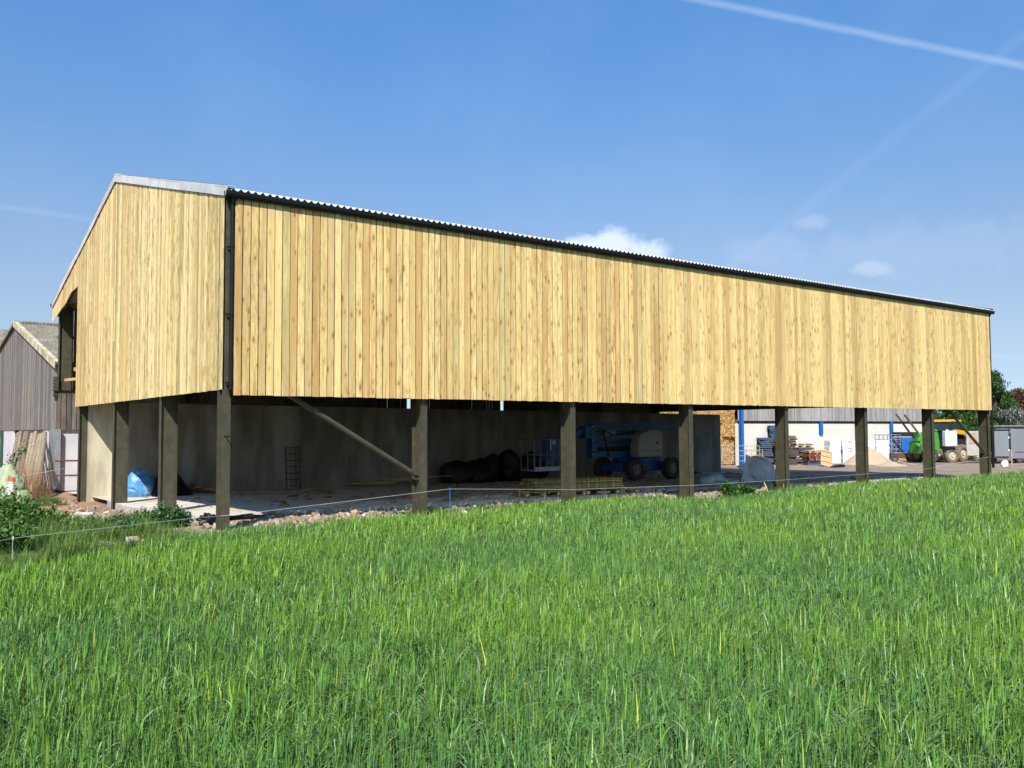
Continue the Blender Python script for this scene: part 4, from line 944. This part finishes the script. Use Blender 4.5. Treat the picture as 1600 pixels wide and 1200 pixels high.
while x < XE: tt = random.uniform(.6, 1.1); mb.box((x, .0, zb-.02), (x+.165, .025, eav.z-.1), tint=(tt*.75, tt*.66, tt*.62)); x += .19
mb.build('slatted_side', 'greywood', ob)
mb = MB(); mb.box((.25, .12, g0), (XE, .3, zb-.02)); mb.build('block_wall', 'oldpanel', ob)
mb = MB(); mb.box((XE-.1, .0, g0), (XE, ry+YL, zb)); mb.build('end_wall', 'darkwood', ob)
# far roof at the extreme left edge
fe = at(5, 562, y=44); fr_ = at(5, 515, y=53)
fb = thing('far_barn', 'second old barn with grey corrugated roof at the extreme left edge', 'barn', (fe.x, 44, 0))
sheet(-14, 3.2, [(0, fe.z), (9, fr_.z)], 'oldroof', fb); sheet(-14, 3.2, [(9, fr_.z), (18, fe.z)], 'oldroof', fb)
mb = MB(); x = -14
while x < 3.1: tt = random.uniform(.7, 1.); mb.box((x, .3, -.5), (x+.25, .33, fe.z-.03), tint=(tt, tt, tt)); x += .26
mb.build('board_wall', 'greywood', fb)

# leaning bark slabs under the old barn's gable
for i in range(9):
    px = 24+i*5.2; b0 = at(px-10+random.uniform(-2, 2), 752, x=XG-1.2); t0 = at(px+5+random.uniform(-2, 2), 675+random.uniform(0, 5), x=XG-.14)
    b0.z = gz(b0.x, b0.y); r_ = random.uniform(.09, .13); mb = MB(); d = t0-b0; tt = random.uniform(.7, 1.25)
    pts_ = [b0+d*q+Vector((random.uniform(-.02, .02), random.uniform(-.02, .02), 0)) for q in (0, .3, .65, 1)]
    for k in range(3): mb.tube(pts_[k], pts_[k+1], r_*(1.1-.12*k), r_*(1.1-.12*(k+1)), 9, tint=(tt, tt*.95, tt*.9))
    o = mb.build('bark_slab', 'slabwood'); nm = ['leftmost', 'second from the left', 'third from the left', 'fourth from the left', 'middle', 'fourth from the right', 'third from the right', 'second from the right', 'rightmost']
    setp(o, f'{nm[i] if i != 4 else "exactly middle"} rough barked pole leaning under the old barn gable', 'pole', 'barked poles leaning on the old barn')
# rail fence by the left gable column
rf = thing('rail_fence', 'two rusty red horizontal rails between the grey post and the gable column', 'rail fence', (0, 19.6, 0))
for py in (720, 743):
    a = at(86, py, y=19.6); b_ = at(120, py, y=19.6); mb = MB(); mb.tube((a.x, 0, a.z), (b_.x+.4, 0, b_.z), .035); mb.build('rail', 'redbar', rf)
mb = MB(); a = at(121, 700, y=19.6); mb.tube((a.x+.3, 0, -.5), (a.x+.3, 0, 1.3), .05); mb.build('post', 'redbar', rf)
# pale green bag, orange insulator, small stake, concrete block
p = at(10, 782, Z=27); mb = MB(); mb.blob((0, 0, .5), (.42, .4, .7), 61, .12, zmin=-.7, fr=3, nu=50, nv=30, wr=.07); mb.blob((.3, -.1, .25), (.3, .3, .35), 62, .16, zmin=-.7)
setp(mb.build('pale_bag', 'palegreen', None, loc=(p.x, p.y, gz(p.x, p.y))), 'pale green plastic bag bulging above the weeds at the left edge', 'bag')
p = at(18, 752, Z=26); mb = MB(); mb.tube((0, 0, -.4), (0, 0, 0), .09, .10, 12); o = mb.build('drum', 'white', None, loc=p); setp(o, 'small white drum with an orange cap in front of the pale green bag', 'drum')
mb = MB(); mb.tube((0, 0, 0), (0, 0, .12), .11, .09, 12); mb.build('cap', 'orange', o)
p = at(48, 772, Z=28.5); mb = MB(); mb.cbox((0, 0, .3), (.05, .04, .75)); setp(mb.build('thin_stake', 'stake', None, loc=(p.x, p.y, gz(p.x, p.y))), 'thin pale stake in the ivy below the leaning poles', 'stake')
p = at(132, 811, Z=24); mb = MB(); mb.cbox((0, 0, .14), (.46, .22, .28)); setp(mb.build('concrete_block', 'block', None, bevel=.01, loc=(p.x, p.y, p.z-.1), rz=-.4), 'pale concrete block lying at the edge of the weeds', 'block')
p = at(325, 815, Z=18.6); mb = MB(); mb.blob((0, 0, .06), (.2, .1, .12), 71, .25, fr=4); setp(mb.build('black_rag', 'blacksheet', None, loc=(p.x, p.y, p.z-.02)), 'crumpled black plastic scrap beside the corner column foot', 'plastic scrap')
p = at(378, 806, Z=18.9); mb = MB(); mb.blob((0, 0, .03), (.5, .1, .05), 72, .25, fr=4); setp(mb.build('black_rag', 'blacksheet', None, loc=(p.x, p.y, p.z-.06)), 'long black plastic strip on the rubble right of the corner column', 'plastic scrap')

# ------------------------------------------------------------------ rubble along the slab edge
mb = MB(); N = 6500; cnt = 0
r = np.random.default_rng(11)
while cnt < N:
    x = r.uniform(-3.2, 30); y = r.uniform(-1.3, 3.6) if x > .5 else r.uniform(-1.5, 17)
    if x < .5 and not (-3.2 < x < .6): continue
    if y < edge_y(x)+.05: continue
    if x > 14 and r.random() < .35: continue
    if 4.8 < x < 12.5 and r.random() < .6: continue
    if x < .4 and y > 12 and r.random() < .7: continue
    s_ = r.lognormal(-3.75, .68); s_ = min(s_, .11)
    if x > 1 and y > 2.9: continue
    z = gz(x, y); q = Matrix.Translation((x, y, z+s_*.15)) @ Matrix.Rotation(r.uniform(0, 6.28), 4, Vector(r.normal(0, 1, 3)).normalized())
    hull = [Vector((a*r.uniform(.6, 1.1), b_*r.uniform(.5, 1.), c*r.uniform(.35, .8)))*s_ for a in (-1, 1) for b_ in (-1, 1) for c in (-1, 1)]
    k = r.random(); base_ = (.95, .92, .86) if k < .3 else (.74, .62, .52) if k < .5 else (.55, .5, .45); tt = r.uniform(.7, 1.2)
    mb.add([q @ v for v in hull], [(0, 1, 3, 2), (4, 6, 7, 5), (0, 4, 5, 1), (2, 3, 7, 6), (0, 2, 6, 4), (1, 5, 7, 3)], tint=tuple(b_*tt for b_ in base_)); cnt += 1
setp(mb.build('rubble', 'brick'), 'pale broken brick and concrete rubble scattered between the field and the slab', 'rubble', None, 'stuff')

r = np.random.default_rng(5); mb = MB()
for k in range(900):
    x = r.uniform(1, 30); y = r.uniform(2.9, 14.1); z = zs(x, y)+.006; a = r.uniform(0, 3.14); s_ = r.lognormal(-3.1, .6)
    if r.random() < .5:
        d = Vector((math.cos(a), math.sin(a), 0))*min(.5, s_*4); mb.bar(Vector((x, y, z))-d/2, Vector((x, y, z+.01))+d/2, .018, .01, tint=(r.uniform(.6, 1.4),)*3)
    else: mb.blob((x, y, z), (s_*1.5, s_, s_*.5), k, .2, 6, 4, tint=(r.uniform(.3, .8),)*3)
setp(mb.build('floor_litter', 'plank'), 'splinters, crumbs of soil and offcuts scattered over the concrete floor', 'litter', None, 'stuff')

# ------------------------------------------------------------------ foliage
def ribbons(P, az, Ln, w, th0, bend, K, col, twist=None, taper=True, back=False):
    """curved leaf strips: P (n,3) roots, az direction of lean, th0 start angle from vertical, bend added to it along the leaf"""
    n = len(P); t = np.linspace(0, 1, K+1); dx = np.zeros((n, K+1)); dz = np.zeros((n, K+1))
    for k in range(K):
        th = th0+bend*(t[k]+t[k+1])/2; dx[:, k+1] = dx[:, k]+np.sin(th)*Ln/K; dz[:, k+1] = dz[:, k]+np.cos(th)*Ln/K
    c, s = np.cos(az)[:, None], np.sin(az)[:, None]
    X = P[:, 0:1]+dx*c; Y = P[:, 1:2]+dx*s; Z = P[:, 2:3]+dz
    fa = az+(np.pi/2 if twist is None else twist); wx, wy = np.cos(fa)[:, None], np.sin(fa)[:, None]
    prof = (1-t**2.2)*.9+.1 if taper else np.ones(K+1)
    hw = w[:, None]*.5*prof[None]
    A = np.stack([X-wx*hw, Y-wy*hw, Z], -1); B = np.stack([X+wx*hw, Y+wy*hw, Z], -1)
    V = np.stack([A, B], 2).reshape(-1, 3)
    b0 = (np.arange(n)*(2*(K+1)))[:, None]+np.arange(K)[None]*2
    Fq = np.stack([b0, b0+1, b0+3, b0+2], -1).reshape(-1, 4)
    return V, Fq, np.repeat(col, 2*(K+1), 0)
def merge(parts):
    Vs, Fs, Cs, o = [], [], [], 0
    for v, f, c in parts: Vs.append(v); Fs.append(f+o); Cs.append(c); o += len(v)
    return np.concatenate(Vs), np.concatenate(Fs), np.concatenate(Cs)
cx, cy = CAM[0], CAM[1]
def sector(n, d0, d1, a0=-42, a1=57):
    r = np.sqrt(rng.uniform(d0*d0, d1*d1, n)); a = YAW+np.radians(rng.uniform(a0, a1, n)); x = cx+r*np.sin(a); y = cy+r*np.cos(a)
    k = y < edge_y(x)+rng.normal(-.12, .12, n)
    return x[k], y[k], r[k]
def dens_area(d0, d1, a0=-42, a1=57): return .5*math.radians(a1-a0)*(d1*d1-d0*d0)
parts = []
G1 = np.array([.160, .298, .029]); G2 = np.array([.088, .202, .040]); G3 = np.array([.27, .38, .06]); G4 = np.array([.030, .085, .022]); GP = np.array([.27, .38, .17])
def lowf(x, y): return np.clip(.5+.5*(np.sin(x*.9+.3*y)+np.sin(y*1.1-.5*x+1)+np.sin(x*2.3+y*1.7+2)*.6+np.sin(x*.31-y*.42))*.42, 0, 1)
for (d0, d1, rho, til, K, ws, nl) in ((1.6, 4.5, 150, 4, 4, .8, 3), (4.5, 8, 140, 4, 4, .85, 3), (8, 14, 115, 3, 3, 1.1, 3), (14, 24, 60, 2, 2, 1.8, 3), (24, 46, 42, 1, 2, 2.8, 2)):
    n0 = int(dens_area(d0, d1)*rho); x, y, d = sector(n0, d0, d1)
    # each plant has a few tillers standing close together, so dark gaps stay between the plants
    sp_ = .020 if d1 < 15 else .035
    x = np.repeat(x, til)+rng.normal(0, sp_, len(x)*til); y = np.repeat(y, til)+rng.normal(0, sp_, len(y)*til); n = len(x)
    z = ground(x, y); lf_ = lowf(x, y); hs = (.37+.08*(lf_-.5)+rng.normal(0, .026, n))
    edge_d = np.clip((edge_y(x)-y)/1.2, 0, 1); hs *= .74+.26*edge_d
    P = np.stack([x, y, z], 1); mixv = np.clip(rng.normal(lf_, .25), 0, 1)[:, None]
    base_c = G2*(1-mixv)+G1*mixv; base_c = base_c*rng.uniform(.7, 1.3, (n, 1))
    yl = rng.random(n) < .008; base_c[yl] = np.array([.36, .40, .05])
    az = rng.uniform(0, 2*np.pi, n); lean = np.abs(rng.normal(0, .055, n)); toc = np.arctan2(cy-y, cx-x)
    w = rng.uniform(.0036, .0052, n)*ws
    parts.append(ribbons(P, az, hs*.84, w, lean, rng.normal(0, .03, n), max(1, K-3), base_c*np.array([1.25, 1.15, 2.2])*rng.uniform(.6, 1.3, (n, 1)), taper=False, twist=toc+np.pi/2-az+rng.uniform(-.5, .5, n)))
    for l in range(nl):
        f = (.34, .62, .84)[l] if nl == 3 else (.5, .84)[l]; az2 = np.where(rng.random(n) < .5, rng.uniform(0, 2*np.pi, n), rng.normal(-YAW-.2, .7, n))
        Q = P.copy(); Q[:, 0] += np.sin(lean)*hs*f*np.cos(az); Q[:, 1] += np.sin(lean)*hs*f*np.sin(az); Q[:, 2] += hs*f*.84
        ln = hs*rng.uniform(.30, .56, n); bent = rng.random(n) < (.35, .5, .42)[l]
        th0 = np.where(bent, rng.uniform(.25, .8, n), np.abs(rng.normal(.17, .14, n))); bend = np.where(bent, rng.uniform(.8, 2.0, n), rng.uniform(-.05, .35, n))
        c = base_c*(.92+.10*l)*rng.uniform(.72, 1.28, (n, 1)); y2 = rng.random(n) < .05; c[y2] = G3*rng.uniform(.8, 1.2, (y2.sum(), 1)); y3 = bent & (rng.random(n) < .25); c[y3] = GP*rng.uniform(.7, 1.2, (y3.sum(), 1))  # some bent leaves tinted pale to stand for highlights
        parts.append(ribbons(Q, az2, ln, rng.uniform(.0060, .0115, n)*ws, th0, bend, K, c))
V, Fq, C = merge(parts); me = mesh_np('barley_crop', V, Fq, C, False); me.materials.append(MT['crop'])
crop = bpy.data.objects.new('barley_crop', me); COL.objects.link(crop); setp(crop, 'dense knee high green barley filling the foreground field up to the barn', 'crop', None, 'stuff'); print('crop faces', len(Fq))

# grass and weeds along the margin
def tufts(name, spots, n_per, hlo, hhi, wlo, whi, cols, label, cat, bendlo=.2, bendhi=1.6, K=3, kind=None, m='weed'):
    ps = []
    for (x, y, rr, hsc) in spots:
        n = n_per; a = rng.uniform(0, 6.28, n); q = rr*np.sqrt(rng.random(n)); X = x+q*np.cos(a); Y = y+q*np.sin(a)
        P = np.stack([X, Y, ground(X, Y)-.01], 1); h = rng.uniform(hlo, hhi, n)*hsc*(1-.45*(q/rr)**2)
        ci = rng.integers(0, len(cols), n); c = np.array(cols)[ci]*rng.uniform(.7, 1.3, (n, 1))
        ps.append(ribbons(P, a+rng.normal(0, .8, n), h, rng.uniform(wlo, whi, n), np.abs(rng.normal(.12, .12, n)), rng.uniform(bendlo, bendhi, n), K, c))
    V, Fq, C = merge(ps); me = mesh_np(name, V, Fq, C); me.materials.append(MT[m]); o = bpy.data.objects.new(name, me); COL.objects.link(o)
    return setp(o, label, cat, None, kind)
sp = []
for i in range(150):
    x = rng.uniform(-9, -1.0); y = rng.uniform(edge_y(x)-.1, min(2.4, edge_y(x)+4.2)); sp.append((x, y, rng.uniform(.25, .5), rng.uniform(.6, 1.1)))
tufts('margin_grass', sp, 170, .22, .5, .006, .014, [(.09, .19, .035), (.14, .24, .045), (.06, .13, .03), (.22, .27, .07)], 'mixed rough grass filling the bank between the field and the rubble at left', 'grass', kind='stuff')
sp = [(at(px, py, z=-.1).x, at(px, py, z=-.1).y, .3, 1.) for px, py in ((-5, 855), (20, 850), (45, 852), (70, 850), (100, 848), (30, 862), (60, 862), (130, 842), (5, 868))]
tufts('tall_grass', sp, 120, .35, .75, .005, .010, [(.12, .20, .05), (.09, .17, .035), (.24, .27, .10)], 'tall wispy seeding grass standing in front of the nettles at left', 'grass', kind='stuff')
sp = []
for i in range(150):
    x = rng.uniform(-.6, 30); y = edge_y(x)+rng.uniform(-.15, .45); sp.append((x, y, rng.uniform(.12, .35), rng.uniform(.5, 1.)))
for px, py in ((705, 790), (750, 785), (905, 775), (1230, 760), (1190, 772), (1160, 775), (1215, 765), (1000, 778), (1020, 776), (640, 800), (668, 800), (690, 795), (730, 790), (780, 785), (860, 782), (878, 782), (900, 780), (930, 777), (1062, 782), (1080, 782), (1225, 760), (1345, 754), (1455, 745), (820, 784), (960, 776)):
    p = at(px, py, z=0.); sp.append((p.x, min(p.y, .6), .3, 1.)); sp.append((p.x+.3, min(p.y, .5), .3, .9))
tufts('edge_grass', sp, 130, .15, .42, .005, .011, [(.08, .19, .03), (.12, .22, .03), (.05, .12, .03)], 'wispy self sown grass along the rubble at the crop edge', 'grass', kind='stuff')
sp = []
for px, py in ((62, 783), (72, 784), (82, 784)):
    p = at(px, py+3, z=-.32); sp.append((p.x, p.y, .38, 1.))
tufts('grass_clump', sp, 260, .3, .5, .006, .012, [(.10, .19, .05), (.17, .22, .07)], 'pale green rush clump on the red dirt left of the gable columns', 'plant', .2, 1.2)
def leafy(name, c, rad, h, n, cols, label, cat='plant', ls=(.05, .12), group=None, stems=8, m='weed', low=.0):
    """a bushy plant: stems and separate leaves through its volume"""
    ps = []; k = 0; d = rng.normal(0, 1, (n, 3)); d /= np.linalg.norm(d, axis=1)[:, None]; rr = rng.random(n)**.45
    lob = 1+.22*np.sin(d[:, 0]*3+c[0])*np.cos(d[:, 1]*4+c[1])
    P = d*rr[:, None]*lob[:, None]*np.array([rad, rad, h*.5])+np.array([0, 0, h*.5]); P[:, 2] = np.maximum(P[:, 2], low+.03)
    P[:, 2] *= (1+.35*np.sin(P[:, 0]*9+c[1])*np.cos(P[:, 1]*8+c[0])); z0 = float(ground(c[0], c[1])); P = P+np.array([c[0], c[1], z0])
    cc = np.array(cols)[rng.integers(0, len(cols), n)]*rng.uniform(.65, 1.35, (n, 1))
    ln = rng.uniform(ls[0], ls[1], n)
    ps.append(ribbons(P, rng.uniform(0, 6.28, n), ln, ln*rng.uniform(.35, .6, n), rng.uniform(.3, 1.5, n), rng.uniform(.2, 1.2, n), 2, cc, twist=None))
    sn = stems*3; a = rng.uniform(0, 6.28, sn); Q = np.stack([c[0]+rng.normal(0, rad*.3, sn), c[1]+rng.normal(0, rad*.3, sn), np.full(sn, z0)], 1)
    ps.append(ribbons(Q, a, np.full(sn, h*.9), np.full(sn, .012), np.abs(rng.normal(.1, .15, sn)), rng.uniform(0, .5, sn), 3, np.tile(np.array([[.08, .12, .04]]), (sn, 1))))
    V, Fq, C = merge(ps); me = mesh_np(name, V, Fq, C); me.materials.append(MT[m]); o = bpy.data.objects.new(name, me); COL.objects.link(o)
    return setp(o, label, cat, group)
NET = [(.085, .18, .035), (.13, .25, .05), (.06, .13, .03), (.18, .30, .07)]
for i, (px, py, zg, rad, h) in enumerate(((-22, 850, -.1, .9, .95), (10, 846, -.1, .7, .72), (44, 843, -.1, .62, .56), (82, 842, -.15, .5, .40), (-5, 872, -.05, .5, .55), (120, 842, -.15, .4, .25))):
    p = at(px, py, z=zg); leafy('nettle_bush', (p.x, p.y), rad, h, 2600 if i < 3 else 1300, NET, ['tall leafy nettle bush cut by the left picture edge', 'dark green nettle bush just inside the left edge', 'mid height nettle clump right of the tallest nettles', 'low nettle clump where the weeds thin out', 'bright low leafy weed in front of the left nettles', 'lowest broad leaved weed left of the grassy mound'][i], group='nettles and weeds at the left edge')
for i, (px, py, rad, h) in enumerate(((150, 832, .45, .22), (190, 829, .4, .24), (224, 829, .42, .32), (256, 827, .42, .42), (276, 826, .3, .32), (205, 840, .4, .24))):
    p = at(px, py, z=-.1); leafy('feathery_weed', (p.x, p.y), rad, h, 1500, [(.075, .15, .055), (.12, .21, .07), (.05, .11, .035)], ['leftmost feathery dark weed on the bank', 'second feathery dark weed on the bank, behind the cord', 'feathery dark weed left of the gable column foot', 'tallest feathery weed in front of the quarter gable column', 'small feathery weed right of the tallest one', 'low feathery weed nearest the crop'][i], ls=(.05, .10), group='feathery weeds by the gable')
for i, (px, py, rad, h) in enumerate(((1140, 776, .35, .42), (1165, 770, .3, .3), (1222, 763, .28, .34), (1148, 782, .25, .25))):
    p = at(px, py, z=-.1); leafy('dock_plant', (p.x, max(p.y, edge_y(p.x))), rad, h, 500, [(.05, .13, .03), (.09, .18, .04)], ['dark green dock plant on the rubble right of the third side column', 'small dock plant below the plastic sacks', 'dock plant at the foot of the fourth side column', 'lowest dock seedling on the rubble edge'][i], ls=(.08, .16))
# ivy and dead stems over the leaning poles
for i, (px, py, Z, rad, h) in enumerate(((28, 770, 39, .6, 1.3), (52, 772, 38.5, .7, 1.2), (68, 768, 38, .5, 1.7))):
    p = at(px, py, Z=Z); leafy('ivy_bush', (min(p.x, XG-.5), p.y), rad, h, 1500, [(.05, .11, .03), (.09, .15, .04), (.03, .07, .02)], ['ivy growing up the left of the leaning poles', 'ivy bush at the foot of the leaning poles', 'tall ivy between the leaning poles and the grey post'][i], ls=(.08, .16))
sp = [(at(px, 772, x=XG-1.5).x, at(px, 772, x=XG-1.5).y, .45, 1.) for px in (40, 55)]
tufts('dead_stems', sp, 260, 1.1, 2.0, .008, .014, [(.36, .22, .12), (.28, .18, .10)], 'tangle of dead brown stems against the leaning poles', 'dead plants', .0, .6)

# ------------------------------------------------------------------ trees beyond the yard
def tree(px, py_top, Z, wpx, cols, label, leaf=.17, n=7000, group=None, base_h=.12, cat='tree', name='tree'):
    top = at(px, py_top, Z=Z); gx_, gy_ = top.x, top.y; z0 = gz(gx_, gy_); H = top.z-z0; Rr = wpx/2*Z/FPX
    root = thing(name, label, cat, (gx_, gy_, z0), 0, group)
    tr = MB(); tr.tube((0, 0, -.3), (.1, 0, H*.35), H*.035, H*.024, 8)
    lobes = []
    for i in range(16):
        a = rng.uniform(0, 6.28); q = rng.uniform(.15, .75); zc = rng.uniform(base_h+.12, .86); sh = math.sqrt(max(.08, 1-((zc-.5)/.5)**2))
        c = np.array([math.cos(a)*Rr*q*sh, math.sin(a)*Rr*q*sh, H*zc]); r_ = Rr*rng.uniform(.28, .5)
        lobes.append((c, r_)); tr.tube((.1, 0, H*.33), tuple(c*np.array([.8, .8, 1])), H*.014, H*.004, 5)
    lobes.append((np.array([0, 0, H*.84]), Rr*.38))
    tr.build('trunk', 'bark', root)
    ps = []
    for (c, r_) in lobes:
        k = int(n*1.6)//len(lobes); d = rng.normal(0, 1, (k, 3)); d /= np.linalg.norm(d, axis=1)[:, None]; q = rng.random(k)**.4; jit = 1+.25*np.sin(d[:, 0]*5+c[0])*np.cos(d[:, 2]*5+c[1])
        P = c+d*(q*jit)[:, None]*r_*np.array([1, 1, .85]); P[:, 2] = np.clip(P[:, 2], .2, H*1.02)
        cc = np.array(cols)[rng.integers(0, len(cols), k)]*rng.uniform(.6, 1.35, (k, 1))*rng.uniform(.85, 1.15)
        ln = rng.uniform(.7, 1.4, k)*leaf; ps.append(ribbons(P, rng.uniform(0, 6.28, k), ln, ln*.75, rng.uniform(0, 3, k), rng.uniform(-.6, .6, k), 1, cc))
    V, Fq, C = merge(ps); me = mesh_np('crown', V, Fq, C); me.materials.append(MT['leaf']); o = bpy.data.objects.new('crown', me); COL.objects.link(o); o.parent = root
    return root
GD = [(.05, .105, .022), (.085, .155, .035), (.06, .12, .025)]; GL = [(.08, .16, .035), (.11, .19, .04)]; CO = [(.16, .075, .045), (.11, .05, .035), (.13, .10, .05)]; GY = [(.20, .21, .19), (.12, .15, .10), (.30, .31, .28)]
TG = 'trees beyond the yard'
tree(1552, 566, 84, 62, GD, 'tall dark green tree rising beside the far corner of the barn', group=TG, n=9000)
tree(1592, 600, 92, 66, CO, 'copper leaved tree at the right edge behind the green tree', group=TG, n=8000)
tree(1640, 596, 90, 70, GD, 'dark green tree mostly cut off by the right edge', group=TG)
tree(1583, 634, 74, 56, GY, 'greyish blossoming hawthorn below the copper leaved tree', group=TG, leaf=.14)
tree(1512, 612, 86, 66, GD, 'dark tree seen under the cladding above the van doors', group=TG, n=8000)
tree(1478, 618, 88, 60, GD, 'dark tree seen under the cladding above the yellow cab', group=TG, n=8000)
tree(1440, 628, 95, 56, GD, 'tree half hidden behind the end of the grey shed', group=TG)
for i, (px, pt, Z, w, c) in enumerate(((1545, 655, 66, 48, GL), (1580, 658, 65, 50, GD), (1618, 655, 64, 52, GL), (1510, 660, 68, 48, GD), (1472, 664, 70, 46, GL), (1655, 652, 62, 60, GD))):
    tree(px, pt, Z, w, c, ['light green hedge bush behind the near end of the van', 'dark hedge bush above the van roof', 'light green hedge bush above the van cut by the right edge', 'dark hedge bush behind the open van doors', 'light hedge bush behind the yellow loader', 'dark hedge bush beyond the right edge of the van'][i], .14, 4500, 'hedge bushes behind the van', .0, 'bush', 'hedge_bush')
# low far wood on the skyline, one mass
ps = []
for a in np.arange(-60, 130, 1.1):
    d = 420+60*math.sin(a*.3); az_ = YAW+math.radians(a); c0_ = np.array([cx+d*math.sin(az_), cy+d*math.cos(az_), 0]); k = 130
    P = c0_+rng.normal(0, 1, (k, 3))*np.array([5, 5, 2.2]); P[:, 2] = np.abs(P[:, 2])+.2
    ps.append(ribbons(P, rng.uniform(0, 6.28, k), np.full(k, 2.2), np.full(k, 1.8), rng.uniform(0, 3, k), rng.uniform(-.5, .5, k), 1, np.array(GD)[rng.integers(0, 3, k)]*rng.uniform(.7, 1.3, (k, 1))))
V, Fq, C = merge(ps); me = mesh_np('far_wood', V, Fq, C); me.materials.append(MT['leaf']); o = bpy.data.objects.new('far_wood', me); COL.objects.link(o); setp(o, 'low line of distant woodland on the skyline', 'wood', None, 'stuff')
S.render.engine = 'CYCLES'

for o_ in bpy.data.objects:
    l_ = o_.get('label')
    if l_ and not 4 <= len(l_.split()) <= 16: print('LABEL', len(l_.split()), o_.name, l_)
